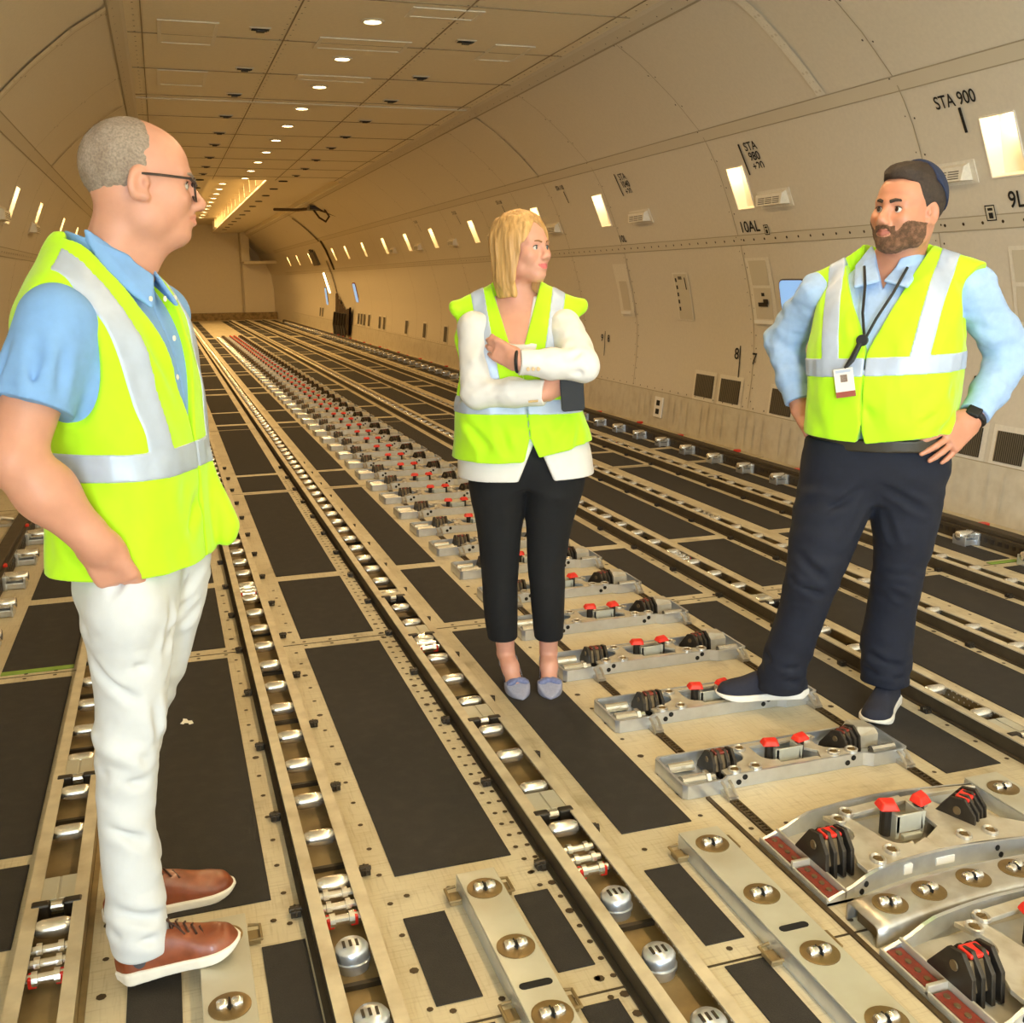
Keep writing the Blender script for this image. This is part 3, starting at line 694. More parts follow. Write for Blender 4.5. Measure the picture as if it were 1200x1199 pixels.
def sdf_mesh(f, lo, hi, vs, B=8):
    lo = np.array(lo, float); hi = np.array(hi, float); nb = np.ceil((hi - lo) / (vs * B)).astype(int); n = nb * B + 1
    g = np.stack(np.meshgrid(*[np.arange(k) for k in nb], indexing='ij'), -1).reshape(-1, 3)
    cen = lo + (g + .5) * vs * B; dc = np.concatenate([f(c) for c in np.array_split(cen, max(1, len(cen) // 200000))])
    keep = np.abs(dc) < vs * B * 1.1 + .004
    F = np.empty(n, np.float32); F[:] = 1.0
    Fb = np.repeat(np.repeat(np.repeat(dc.reshape(nb), B, 0), B, 1), B, 2); F[:-1, :-1, :-1] = Fb
    off = np.stack(np.meshgrid(*[np.arange(B + 1)] * 3, indexing='ij'), -1).reshape(-1, 3)
    gk = g[keep]
    def ev(part):
        idx = (part[:, None, :] * B + off[None]).reshape(-1, 3)
        F[idx[:, 0], idx[:, 1], idx[:, 2]] = f(lo + idx * vs)
    list(POOL.map(ev, np.array_split(gk, max(1, len(gk) // 120))))
    S = F < 0
    c8 = sum(S[i:n[0] - 1 + i, j:n[1] - 1 + j, k:n[2] - 1 + k].astype(np.int8) for i in (0, 1) for j in (0, 1) for k in (0, 1))
    act = np.argwhere((c8 > 0) & (c8 < 8)); vid = np.full(n - 1, -1, np.int32); vid[act[:, 0], act[:, 1], act[:, 2]] = np.arange(len(act))
    acc = np.zeros((len(act), 3)); cnt = np.zeros(len(act))
    cor = [(i, j, k) for i in (0, 1) for j in (0, 1) for k in (0, 1)]
    fv = {c: F[act[:, 0] + c[0], act[:, 1] + c[1], act[:, 2] + c[2]] for c in cor}
    for a in cor:
        for ax in range(3):
            if a[ax]: continue
            b = tuple(1 if q == ax else a[q] for q in range(3)); fa, fb = fv[a], fv[b]; m = (fa < 0) != (fb < 0)
            t = np.where(m, fa / np.where(m, fa - fb, 1), 0)
            p = np.array(a, float)[None] + t[:, None] * (np.array(b, float) - np.array(a, float))[None]
            acc += np.where(m[:, None], p, 0); cnt += m
    verts = lo + (act + acc / cnt[:, None]) * vs
    quads = []
    for ax in range(3):
        u, w = (ax + 1) % 3, (ax + 2) % 3
        sl = [slice(0, n[q]) for q in range(3)]
        A = [slice(None)] * 3; Bq = [slice(None)] * 3; A[ax] = slice(0, n[ax] - 1); Bq[ax] = slice(1, n[ax])
        sa, sb = S[tuple(A)], S[tuple(Bq)]
        e = np.argwhere(sa != sb); flip = sa[e[:, 0], e[:, 1], e[:, 2]]
        ok = (e[:, u] > 0) & (e[:, w] > 0) & (e[:, u] < n[u] - 1) & (e[:, w] < n[w] - 1); e = e[ok]; flip = flip[ok]
        def at(du, dw):
            q = e.copy(); q[:, u] += du; q[:, w] += dw; return vid[q[:, 0], q[:, 1], q[:, 2]]
        q = np.stack([at(-1, -1), at(0, -1), at(0, 0), at(-1, 0)], 1); q[~flip] = q[~flip][:, ::-1]; quads.append(q)
    return verts, np.concatenate(quads)
def sdf_object(name, f, lo, hi, vs, mats, parent=None, pick=None, loc=None, rz=None, relax=1):
    v, q = sdf_mesh(f, lo, hi, vs)
    for _ in range(relax):                                   # light Laplacian relaxation removes the grid's stair steps
        a = np.zeros_like(v); c = np.zeros(len(v))
        for i in range(4):
            np.add.at(a, q[:, i], v[q[:, (i + 1) % 4]]); np.add.at(c, q[:, i], 1)
        v = v * .45 + .55 * a / np.maximum(c, 1)[:, None]
    me = bpy.data.meshes.new(name); me.vertices.add(len(v)); me.vertices.foreach_set('co', v.astype(np.float32).ravel())
    me.loops.add(len(q) * 4); me.loops.foreach_set('vertex_index', q.astype(np.int32).ravel()); me.polygons.add(len(q))
    me.polygons.foreach_set('loop_start', np.arange(0, len(q) * 4, 4, dtype=np.int32)); me.polygons.foreach_set('use_smooth', np.ones(len(q), bool))
    for m in (mats if isinstance(mats, (list, tuple)) else [mats]): me.materials.append(m)
    if pick is not None: me.polygons.foreach_set('material_index', pick(v[q].mean(1)).astype(np.int32))
    me.update(); me.validate()
    o = bpy.data.objects.new(name, me); COL.objects.link(o)
    if parent is not None: o.parent = parent
    if loc is not None: o.location = loc
    if rz is not None: o.rotation_euler = (0, 0, rz)
    return o

# ------------------------------------------------------------------ anatomy
class Frame:
    """local axes: x to the person's right, y forward, z up (head or torso)"""
    def __init__(s, c, face, pitch=0.0, roll=0.0, sc=1.0):
        fx, fy = math.cos(face), math.sin(face)              # facing direction in the figure's (u, w) plane
        R = np.array([[fy, fx, 0], [-fx, fy, 0], [0, 0, 1.0]])   # columns: right, forward, up
        s.R = R @ rotm(0, pitch, roll); s.c = V(*c); s.sc = sc
    def to(s, P): return (P - s.c) @ s.R / s.sc
    def out(s, *p): return s.c + s.R @ (V(*p) * s.sc)
def head_sdf(P, fr, p):
    return near(P, fr.c, .15 * fr.sc, lambda Z: head_raw(Z, fr, p))
def head_raw(P, fr, p):
    Q = fr.to(P); X = Q.copy(); X[:, 0] = np.abs(X[:, 0]); jw, nl = p.get('jaw', 1.0), p.get('nose', 1.0)
    d = ell(Q, (0, -.018, .034), (.0765, .096, .090))
    d = sm(d, ell(Q, (0, .035, .030), (.064, .056, .062)), .03)                       # forehead
    d = sm(d, ell(Q, (0, .028, -.042), (.062 * jw, .062, .080)), .03)                 # face
    d = sm(d, ell(X, (.050 * jw, .008, -.066), (.022, .034, .034)), .025)             # jaw corner
    d = sm(d, ell(Q, (0, .060, -.100), (.031 * jw, .028, .024)), .022)                # chin
    d = sm(d, ell(X, (.040, .058, -.030), (.026, .028, .026)), .022)                  # cheek
    d = sm(d, cap(X, (.0, .088, .014), (.046, .070, .016), .011, .009), .014)         # brow ridge
    d = smx(d, -ell(X, (.032, .100, -.008), (.019, .020, .013)), .014)                # eye socket
    zt = -.034 - .005 * nl; n = cap(Q, (0, .084, .008), (0, .101 + .004 * nl, zt + .006), .0088, .0115)
    n = sm(n, sph(Q, (0, .102 + .005 * nl, zt), .0128), .010)
    n = sm(n, ell(X, (.0125, .098, -.042 - .003 * nl), (.0085, .013, .008)), .008)
    d = sm(d, n, .010)
    d = smx(d, -sph(X, (.0065, .105, -.051 - .003 * nl), .0042), .004)
    d = sm(d, ell(Q, (0, .076, -.068), (.030, .020, .020)), .014)                     # muzzle
    up = cap(X, (0, .0955, -.0645), (.024, .079, -.069), .0062, .003); lo = cap(X, (0, .0945, -.0765), (.021, .080, -.071), .0072, .003)
    d = sm(d, sm(up, lo, .002), .005)
    d = smx(d, -cap(X, (0, .104, -.0705), (.025, .085, -.0695 + p.get('smile', 0)), .0022), .003)
    d = sm(d, cap(X, (.018, .082, .0055), (.043, .076, .0025), .0050, .0045), .006)      # upper lids
    d = sm(d, cap(X, (.019, .080, -.0165), (.041, .074, -.0155), .0042, .004), .006)     # lower lids
    e = ell(X, (.079, -.012, -.006), (.010, .021, .033), rotm(.30, -.18)); e = smx(e, -ell(X, (.090, -.006, -.004), (.010, .013, .022), rotm(.30, -.18)), .006)
    e = sm(e, sph(X, (.078, .002, -.032), .008), .01); e = sm(e, ell(X, (.080, .003, -.006), (.006, .006, .008)), .006)
    if p.get('ears', True): d = sm(d, e, .007)
    return d * fr.sc
def neck_sdf(P, fr, base, r=.055, k=.03):
    a = fr.out(0, -.030, -.070); return cap(P, a, base, r * .94, r * 1.12)
def eyes(parent, fr, irismat, gaze=0.0, name='eye'):
    for s in (-1, 1):
        mb = MB(); mb.lathe([(.0005, -.0118)] + [(.0118 * math.sin(a), -.0118 * math.cos(a)) for a in np.linspace(.2, PI - .02, 16)], (0, 0, 0), 'z', 18)
        me = mb.mesh(name, [M['eyewhite'], irismat, M['hole']])
        g = Vector((gaze, 1, 0)).normalized(); ang = []
        Rl = Vector((0, 0, 1)).rotation_difference(g).to_matrix()
        for v in me.vertices: v.co = Rl @ v.co
        for pl in me.polygons:
            a = pl.center.normalized().dot(g); pl.material_index = 2 if a > .968 else 1 if a > .82 else 0
            pl.use_smooth = True
        o = bpy.data.objects.new(name, me); COL.objects.link(o); o.parent = parent
        p = fr.out(s * .0305, .0755, -.0060); o.location = p
        o.matrix_local = Matrix.Translation(p) @ Matrix([list(r) for r in fr.R]).to_4x4() @ Matrix.Scale(fr.sc, 4)
        mb = MB(); mb.tube([fr.out(s * (.0305 + .0142 * math.cos(a)), .0755 + .0108 * (1 - .45 * math.cos(a) ** 2), -.0052 + .0068 * math.sin(a)) for a in np.linspace(.12, PI - .12, 9)], [.0006, .0011, .0013, .0014, .0014, .0014, .0013, .0011, .0006], 6)
        mb.build('eyelash', M['lash'], parent, smooth=True)
def hand_sdf(P, w, palm_end, *a, **k):
    return near(P, palm_end, .15, lambda Z: hand_raw(Z, w, palm_end, *a, **k))
def hand_raw(P, w, palm_end, thumb_side, curl_dir, bends, s=1.0, spread=.0, palm_n=None, lens=(.072, .080, .074, .058), thumb=True, thumb_pts=None):
    """w: wrist, palm_end: middle knuckle; thumb_side: unit towards the index side; curl_dir: unit, palm facing; bends: per joint angle"""
    w = V(*w); e = V(*palm_end); ax = e - w; L = np.linalg.norm(ax); ax /= L; th = V(*thumb_side); th -= ax * (th @ ax); th /= np.linalg.norm(th)
    pn = np.cross(ax, th); pn = pn if pn @ V(*curl_dir) > 0 else -pn
    Rm = np.stack([th, ax, pn], 1)
    d = box(P, w + ax * L * .55, (.038 * s, L * .52, .0125 * s), .012 * s, Rm)
    d = sm(d, cap(P, w - ax * .02, w + ax * .02, .026 * s, .024 * s), .02)
    d = sm(d, ell(P, w + ax * L * .35 + th * .022 * s + pn * .010, (.018 * s, .030 * s, .014 * s), Rm), .012)
    for i, fl in enumerate(lens):
        o = (.030 - .020 * i) * s; k = w + ax * (L * (1.0 - .05 * abs(i - 1) - (.06 if i == 3 else 0))) + th * o
        a0 = spread * (1.5 - i); dirv = ax * math.cos(a0) + th * math.sin(a0); pts = [k - dirv * .02]; ang = 0; p = k; pts.append(p)
        for j, (frac, b) in enumerate(zip((.46, .30, .24), bends[i] if isinstance(bends[0], (list, tuple)) else bends)):
            ang += b; dv = dirv * math.cos(ang) + pn * math.sin(ang); p = p + dv * fl * frac * s; pts.append(p)
        r = (.0095, .0092, .0086, .0078, .0066) if i < 3 else (.0085, .008, .0074, .0068, .0058)
        d = sm(d, chain(P, pts, [q * s for q in r], .003), .005)
    if thumb:
        tp = thumb_pts or [w + ax * L * .22 + th * .024 * s + pn * .006, w + ax * L * .52 + th * .050 * s + pn * .016, w + ax * L * .82 + th * .056 * s + pn * .022, w + ax * L * 1.05 + th * .052 * s + pn * .026]
        d = sm(d, chain(P, tp, [.014 * s, .0115 * s, .0105 * s, .008 * s], .005), .008)
    return d
def shoe_sdf(P, heel, toe, h=.07, w=.046):
    """heel and toe: floor points; returns (upper, sole)"""
    a = V(*heel); b = V(*toe); ax = b - a; L = np.linalg.norm(ax[:2]); ax = ax / np.linalg.norm(ax); sd = np.array([-ax[1], ax[0], 0]); sd /= np.linalg.norm(sd); up = np.cross(ax, sd); up = up if up[2] > 0 else -up
    q = P - a; x = q @ ax / L; y = q @ sd; z = q @ up
    xs = [-.03, .05, .2, .35, .55, .72, .88, .97, 1.03]; wd = herm(x, xs, np.array([.012, .032, .036, .035, .038, .044, .041, .028, .008]) * w / .044)
    ht = herm(x, xs, np.array([.045, .075, .085, .088, .078, .060, .050, .040, .015]) * h / .075)
    up_d = smx((np.abs(y) / wd - 1) * np.minimum(wd, .04) * .8, z - ht, .03); k = np.sqrt((np.abs(y) / (wd * .98)) ** 2.4 + (np.maximum(z - .012, 0) / np.maximum(ht - .012, .004)) ** 2.2)
    up_d = (k - 1) * np.minimum(wd, ht) * .7; up_d = np.maximum(up_d, .014 - z); up_d = np.maximum(up_d, np.maximum(-.03 * L - x * L, (x - 1.02) * L))
    so = (np.abs(y) / (wd + .0045) - 1) * .03; zb = .004 * np.clip((x - .75) / .28, 0, 1) ** 2 * 4 + .006 * np.clip((.05 - x) / .08, 0, 1)
    so = smx(so, np.maximum(zb - z, z - (.024 + .006 * gz(x, 0.1, .2))), .004); so = smx(so, np.maximum(-.045 * L - x * L, (x - 1.035) * L), .006)
    return up_d, so
# ------------------------------------------------------------------ materials for the people
M['skin_l'] = mat('skin_fair', (200, 146, 124), .48, var=.05, scale=30, sss=.12, bump=.05, bump_scale=400)
M['skin_w'] = mat('skin_light', (208, 152, 130), .46, var=.04, scale=30, sss=.12)
M['skin_m'] = mat('skin_warm', (194, 134, 106), .46, var=.06, scale=30, sss=.12)
M['lip_l'] = mat('lips_pale', (200, 136, 118), .45); M['lip_w'] = mat('lips_rose', (204, 104, 104), .35); M['lip_m'] = mat('lips_brown', (164, 96, 80), .45)
M['eyewhite'] = mat('eye_white', (206, 198, 188), .25); M['lash'] = mat('lash_dark', (48, 34, 28), .7)
M['iris_b'] = mat('iris_grey', (84, 98, 104), .2); M['iris_d'] = mat('iris_brown', (58, 38, 26), .2)
M['hair_grey'] = mat('hair_grey', (158, 143, 130), .75, var=.28, scale=240, dirt=(112, 90, 72), dirt_amt=.8, dirt_scale=13, bump=.8, bump_scale=600)
M['brow_blond'] = mat('brow_blond', (140, 100, 66), .8)
M['hair_blond'] = mat('hair_blond', (198, 156, 98), .5, var=.30, scale=70, stretch=(1, 1, .12), dirt=(150, 106, 52), dirt_amt=.7, dirt_scale=26, bump=.6, bump_scale=160)
M['hair_dark'] = mat('hair_dark', (52, 40, 32), .6, var=.4, scale=160, bump=.8, bump_scale=420)
M['beard'] = mat('beard_brown', (104, 74, 52), .8, var=.35, scale=420, dirt=(176, 124, 96), dirt_amt=.6, dirt_scale=70, bump=.9, bump_scale=700)
M['hiviz'] = mat('hi_vis_yellow', (180, 238, 6), .75, var=.03, scale=18, bump=.12, bump_scale=900, sheen=.2)
M['hiviz2'] = mat('hi_vis_binding', (226, 255, 40), .75)
M['reflect'] = mat('reflective_silver', (176, 190, 212), .4, .15, var=.05, scale=30)
M['shirt_blue'] = mat('shirt_blue', (120, 166, 224), .8, var=.04, scale=50, bump=.06, bump_scale=700)
M['shirt_pale'] = mat('shirt_pale_blue', (158, 186, 224), .8, var=.05, scale=60, bump=.08, bump_scale=600)
M['khaki'] = mat('trousers_stone', (208, 214, 222), .8, var=.03, scale=30, bump=.1, bump_scale=800)
M['navy'] = mat('trousers_navy', (15, 20, 36), .85, var=.15, scale=60, bump=.08, bump_scale=800)
M['black_cloth'] = mat('trousers_black', (12, 13, 17), .85, var=.15, scale=60)
M['jacket'] = mat('jacket_white', (226, 224, 222), .75, var=.02, scale=30, bump=.06, bump_scale=500)
M['belt'] = mat('belt_dark', (52, 46, 34), .5); M['leather'] = mat('shoe_brown_leather', (136, 70, 40), .38, var=.15, scale=40, dirt=(92, 42, 24), dirt_amt=.5, dirt_scale=18, coat=.2)
M['sole'] = mat('sole_white', (236, 232, 222), .6, var=.03, scale=60); M['sock'] = mat('sock_grey', (74, 76, 84), .9)
M['lace'] = mat('lace_brown', (62, 36, 26), .7); M['sneaker'] = mat('sneaker_navy', (38, 40, 54), .9, var=.15, scale=300, bump=.4, bump_scale=900)
M['pump'] = mat('pump_grey', (150, 152, 172), .6, var=.08, scale=120); M['bow'] = mat('bow_blue', (112, 120, 160), .6, var=.2, scale=120)
M['button'] = mat('button_tan', (206, 176, 128), .4); M['strap_black'] = mat('strap_black', (22, 22, 24), .5); M['black_gloss'] = mat('phone_black', (5, 5, 6), .6)
M['tortoise'] = mat('frame_tortoise', (52, 40, 36), .3, var=.5, scale=90); M['pearl'] = mat('earring_pearl', (240, 236, 230), .2)
M['kippah'] = mat('cap_navy', (34, 44, 72), .85, var=.1, scale=90); M['lens_clear'] = mat('lens_clear', (230, 236, 240), .05, alpha=.10)
M['badge'] = mat('badge_white', (232, 226, 218), .4); M['badge_red'] = mat('badge_stripe', (150, 74, 62), .5)
QV = 1.0                                                      # voxel scale
def person(base, yawdir, f, lo, hi, vs, mats, pick, label):
    rz = math.atan2(yawdir[1], yawdir[0])
    o = sdf_object('person', f, lo, hi, vs * QV, mats, pick=pick, loc=base, rz=rz)
    return tag(o, label, 'person')
def tube_obj(name, pts, r, m, parent, n=8):
    mb = MB(); mb.tube(pts, r, n); return mb.build(name, m, parent, smooth=True)
def folds(P, amp, f, seed): return amp * vnoise(P, f, seed)
def lip_pick(fr, extra=None):
    def pk(c):
        q = fr.to(c); x = np.abs(q[:, 0]); zt = -.0625 - .0025 * (x / .024) ** 2 + .0015 * gz(x, .008, .006); zb = -.082 + .010 * (x / .024) ** 2
        return ((q[:, 1] > .078) & (x < .0245) & (q[:, 2] < zt) & (q[:, 2] > zb)).astype(int)
    return pk
def brow(parent, fr, m, th=.005, lift=0.0, y=.0935):
    for s in (-1, 1):
        pts = [fr.out(s * x, yy, z + lift) for x, yy, z in ((.012, y + .0035, .0125), (.026, y - .001, .0175), (.038, y - .0085, .0170), (.047, y - .0185, .0125))]
        tube_obj('eyebrow', pts, [th, th * 1.05, th * .8, th * .4], m, parent, 6)
def vest_sdf(Q, rows, hem, ah, vneck, nn=2.5, sh=None, neck=(.085, .075, -.02)):
    """Q in torso coordinates; ah: (x, y, z, rx, ry, rz) armhole; vneck: (z_apex, half_width_at_1m_above, x0)"""
    d = loft(Q, rows, nn)
    if sh:
        X = Q.copy(); X[:, 0] = np.abs(X[:, 0]); d = sm(d, cap(X, sh[0], sh[1], sh[2], sh[3]), .05)
    d = d + .009 * vnoise(Q + .35 * Q[:, [2, 0, 1]], (8, 8, 3.6), 3) + .0045 * vnoise(Q - .4 * Q[:, [2, 0, 1]], (19, 19, 7), 5) + .0015 * vnoise(Q, (40, 40, 18), 6)
    for s in (-1, 1): d = cut(d, ell(Q, (s * ah[0], ah[1], ah[2]), ah[3:6]), .006)
    za, k, x0 = vneck
    wv = np.maximum(.0, (Q[:, 2] - za)) * k
    d = np.where(Q[:, 1] > -.03, cut(d, np.maximum((np.abs(Q[:, 0] - x0) - wv) * .9, za - Q[:, 2]), .004), d)
    d = cut(d, np.maximum((np.sqrt((Q[:, 0] / neck[0]) ** 2 + ((Q[:, 1] - neck[2]) / neck[1]) ** 2) - 1) * .07, 1.30 - Q[:, 2]), .006)
    return np.maximum(d, hem - Q[:, 2])

# ================================================================== the person in pale trousers
L_U, L_W = (0.99962831, 0.02726259), None
def build_left_man():
    fr = Frame((.043, 0, 1.636), math.radians(2), .0, .0, .945); T = Frame((-.03, 0, 0), math.radians(-26)); hp = dict(ears=True, nose=1.5, jaw=1.02)
    SH, EL, WR, HA = (-.125, -.165, 1.385), (-.208, -.232, 1.155), (-.094, -.215, .992), (-.062, -.192, .912)
    SL, ELL, WRL = (.062, .165, 1.385), (.02, .225, 1.12), (.01, .185, .94)
    srows = [(.88, 0, .0, .160, .112), (1.02, 0, .004, .160, .118), (1.15, 0, .006, .166, .120), (1.30, 0, -.004, .180, .118), (1.40, 0, -.015, .165, .095), (1.47, 0, -.022, .10, .066), (1.50, 0, -.022, .07, .056)]
    def body(P):
        d = sm(head_sdf(P, fr, hp), cap(P, fr.out(0, -.035, -.05), (-.032, 0, 1.46), .053, .060), .035)
        d = sm(d, cap(P, fr.out(0, .02, -.095), (.02, 0, 1.47), .030, .034), .035)
        Q = T.to(P); r = [(z, cx, cy, rx - .012, ry - .012) for z, cx, cy, rx, ry in srows]
        d = sm(d, loft(Q, r), .03)
        d = sm(d, chain(P, [SH, EL], [.056, .046], .02), .03)
        fo = tuple(np.array(EL) * .62 + np.array(WR) * .38)
        d = sm(d, chain(P, [EL, fo, WR], [.047, .049, .033], .03), .02)
        d = sm(d, hand_sdf(P, WR, HA, (.75, -.25, .3), (.3, .9, -.1), (.5, .25, .15), 1.05, thumb_pts=[V(-.068, -.210, .960), V(-.040, -.200, .925), V(-.032, -.175, .895), V(-.03, -.15, .875)]), .02)
        d = sm(d, chain(P, [SL, ELL, WRL], [.052, .043, .030], .02), .03)
        d = sm(d, hand_sdf(P, WRL, (.015, .150, .86), (.8, .3, 0), (0, -1, 0), (.3, .3, .2), 1.0), .02)
        d = sm(d, chain(P, [(-.05, -.07, .90), (-.08, -.085, .50), (-.088, -.09, .08)], [.07, .042, .034], .02), .03)
        d = sm(d, chain(P, [(.005, .06, .90), (-.065, .11, .50), (-.094, .13, .36), (-.10, .16, .08)], [.07, .042, .036, .034], .02), .03)
        return d
    lp = lip_pick(fr)
    o = person((-.06, 2.2, 0), (0.99962831, 0.02726259), body, (-.34, -.36, .03), (.22, .34, 1.80), .0031, [M['skin_l'], M['lip_l']], lp,
               'person in yellow vest and blue short sleeve shirt, hand in pocket of pale trousers')
    eyes(o, fr, M['iris_b'], 0.0); brow(o, fr, M['hair_grey'], .0035)
    def hair(P):
        Q = fr.to(P); d = ell(Q, (0, -.020, .034), (.0785, .0985, .0925)) + .0012 * vnoise(Q, 160, 2)
        ztop = .02 + .0 * Q[:, 1]
        front = Q[:, 1] - np.where(Q[:, 2] > .03, .028 - 1.2 * (np.abs(Q[:, 0]) - .03).clip(-.05, .0) * -.25 - (.065 - np.abs(Q[:, 0])).clip(0, 1) * .35, .034 - (.03 - Q[:, 2]) * .75)
        d = smx(d, front, .012); d = np.maximum(d, -.092 - Q[:, 2] + .25 * np.maximum(Q[:, 1] + .03, 0))
        return smx(d, -ell(np.abs(Q) * V(1, 0, 0) + Q * V(0, 1, 1), (.082, -.008, -.012), (.02, .024, .036)), .006)
    sdf_object('hair', hair, (-.10, -.12, 1.54), (.16, .12, 1.80), .0026 * QV, M['hair_grey'], o)
    # glasses
    g = empty('glasses'); g.parent = o
    for s in (-1, 1):
        tube_obj('temple', [fr.out(s * .081, -.004, .012), fr.out(s * .079, .03, .010), fr.out(s * .070, .088, .005)], .0024, M['tortoise'], g, 6)
        pts = [fr.out(s * (.034 + .026 * math.cos(a) * (1 + .12 * abs(math.cos(a)))), .100 - .004 * abs(math.cos(a)), -.014 + .022 * math.sin(a)) for a in np.linspace(0, 2 * PI, 21)]
        tube_obj('rim', pts, .0024, M['tortoise'], g, 6)
        mb = MB(); mb.add([tuple(p) for p in pts[:-1]], [tuple(range(20))]); mb.build('lens', M['lens_clear'], g)
        tube_obj('hinge', [fr.out(s * .0615, .098, -.004), fr.out(s * .070, .088, .005)], .003, M['tortoise'], g, 6)
    tube_obj('bridge', [fr.out(-.009, .101, -.006), fr.out(0, .106, -.002), fr.out(.009, .101, -.006)], .0022, M['tortoise'], g, 6)
    # shirt
    def shirt(P):
        Q = T.to(P); d = loft(Q, srows, 2.3)
        d = d + .004 * vnoise(Q + .3 * Q[:, [2, 0, 1]], (13, 13, 5), 1) + .002 * vnoise(Q, (30, 30, 12), 2)
        for s_, e_, t in ((SH, EL, .60), (SL, ELL, .6)):
            s_, e_ = V(*s_), V(*e_); m = s_ + (e_ - s_) * .72; ax = (e_ - s_) / np.linalg.norm(e_ - s_)
            sl = cap(P, s_, m, .064, .071) + .006 * vnoise(P, (17, 17, 4), 8); sl = np.maximum(sl, (P - s_) @ ax - t * np.linalg.norm(e_ - s_) * 1.02)
            d = sm(d, sl, .03)
        d = d + creases(P, [((-.150, -.238, 1.38), (-.168, -.268, 1.25)), ((-.190, -.205, 1.37), (-.225, -.235, 1.25)), ((-.11, -.225, 1.36), (-.125, -.262, 1.25)), ((-.14, -.235, 1.30), (-.20, -.26, 1.27)), ((.05, -.10, 1.40), (.07, -.08, 1.25))], .012, .007)
        # collar stand and points
        a = fr.out(0, -.035, -.05); nb = V(-.032, 0, 1.46); 
        c1 = cap(P, (-.040, 0, 1.555), (-.030, 0, 1.43), .064, .080); pl = P[:, 2] - (1.538 - .42 * (P[:, 0] + .075))
        c1 = smx(c1, pl, .006); c1 = cut(c1, cap(P, (-.036, 0, 1.62), (-.034, 0, 1.475), .057, .060), .003)
        c1 = np.where(Q[:, 1] > 0, cut(c1, (np.abs(Q[:, 0]) - (Q[:, 2] - 1.405) * .30), .003), c1)
        d = sm(d, c1, .008)
        for s in (-1, 1):
            p00, p0, p1, p2 = T.out(s * .066, -.005, 1.545), T.out(s * .080, .030, 1.470), T.out(s * .056, .104, 1.408), T.out(s * .012, .090, 1.462)
            d = sm(d, np.minimum(tri(P, p00, p1, p2, .0045), tri(P, p00, p0, p1, .0045)), .004)
        return smx(d, np.abs(Q[:, 0] + .002) * 0 + np.where((Q[:, 1] > .05), -(np.abs(Q[:, 0] + .014) - .0012), -1) , .002)
    sdf_object('shirt', shirt, (-.32, -.34, .90), (.22, .34, 1.58), .0034 * QV, M['shirt_blue'], o)
    for k, (x, z) in enumerate(((0.0, 1.42), (-.0, 1.345), (0, 1.27), (0, 1.2))):
        mb = MB(); mb.lathe([(.0055, 0), (.0055, .002), (.004, .003)], (0, 0, 0), 'y', 12); b = mb.build('button', M['sole'], o); b.matrix_local = Matrix.Translation(T.out(x, .118 - (.012 if k == 0 else 0), z)) @ Matrix([list(r) for r in T.R]).to_4x4()
    for s in (-1, 1):
        mb = MB(); mb.lathe([(.005, 0), (.005, .003)], (0, 0, 0), 'y', 12); b = mb.build('button', M['sole'], o); b.matrix_local = Matrix.Translation(T.out(s * .054, .102, 1.421)) @ Matrix([list(r) for r in T.R]).to_4x4()
    # vest
    vr = [(.86, 0, .0, .200, .150), (.98, 0, .0, .190, .142), (1.12, 0, .004, .186, .140), (1.26, 0, -.004, .196, .140), (1.38, 0, -.018, .196, .128), (1.445, 0, -.022, .165, .098), (1.50, 0, -.026, .105, .070), (1.54, 0, -.03, .08, .05)]
    def vest(P, off=0.0):
        Q = T.to(P); hem = .905 + .05 * (Q[:, 0] < -.05) * 0 + .012 * vnoise(Q, (5, 5, 1), 2)
        d = vest_sdf(Q, vr, hem, (.245, .002, 1.322, .098, .078, .158), (1.145, .29, -.01), sh=((.075, -.025, 1.485), (.205, -.03, 1.425), .032, .022), neck=(.088, .078, -.022)) - off
        fl = sm(cap(P, (.118, .02, 1.10), (.160, .015, .955), .012, .016), cap(P, (.125, .05, 1.0), (.150, .01, .925), .02, .014), .05)
        d = sm(d, fl - off, .02)
        d = d + creases(P, [((.07, -.10, 1.08), (-.03, -.155, .94)), ((.11, -.05, 1.05), (.03, -.13, .93)), ((-.14, -.15, 1.08), (-.05, -.175, .98)), ((.02, -.14, 1.40), (.08, -.08, 1.22)), ((-.15, -.15, 1.02), (-.11, -.17, .93)), ((-.05, -.16, 1.20), (.02, -.15, 1.13))], .017, .009)
        return np.where(Q[:, 1] > .03, cut(d, np.maximum(np.abs(Q[:, 0] + .012) - .004, Q[:, 2] - 1.16), .004), d)
    sdf_object('safety_vest', vest, (-.30, -.32, .86), (.24, .34, 1.56), .0034 * QV, M['hiviz'], o)
    def stripes(P):
        Q = T.to(P); X = np.abs(Q[:, 0]); x0 = .112 + (Q[:, 2] - 1.14) * .10
        vert = np.maximum(np.abs(X - x0) - .0255, np.maximum(1.115 - Q[:, 2], -(Q[:, 1] + .025)))
        hor = np.abs(Q[:, 2] - (1.120 - .02 * Q[:, 1])) - .0265
        return np.maximum(vest(P, .0022), np.minimum(vert, hor))
    sdf_object('reflective_stripes', stripes, (-.30, -.32, 1.05), (.24, .34, 1.56), .0034 * QV, M['reflect'], o)
    # trousers, belt
    near = [(.085, -.088, -.092, .060, .064), (.15, -.088, -.09, .060, .062), (.40, -.091, -.088, .057, .062), (.52, -.080, -.086, .063, .070), (.66, -.060, -.08, .073, .082), (.80, -.052, -.07, .092, .098), (.90, -.045, -.055, .108, .104), (.985, -.03, -.03, .118, .104)]
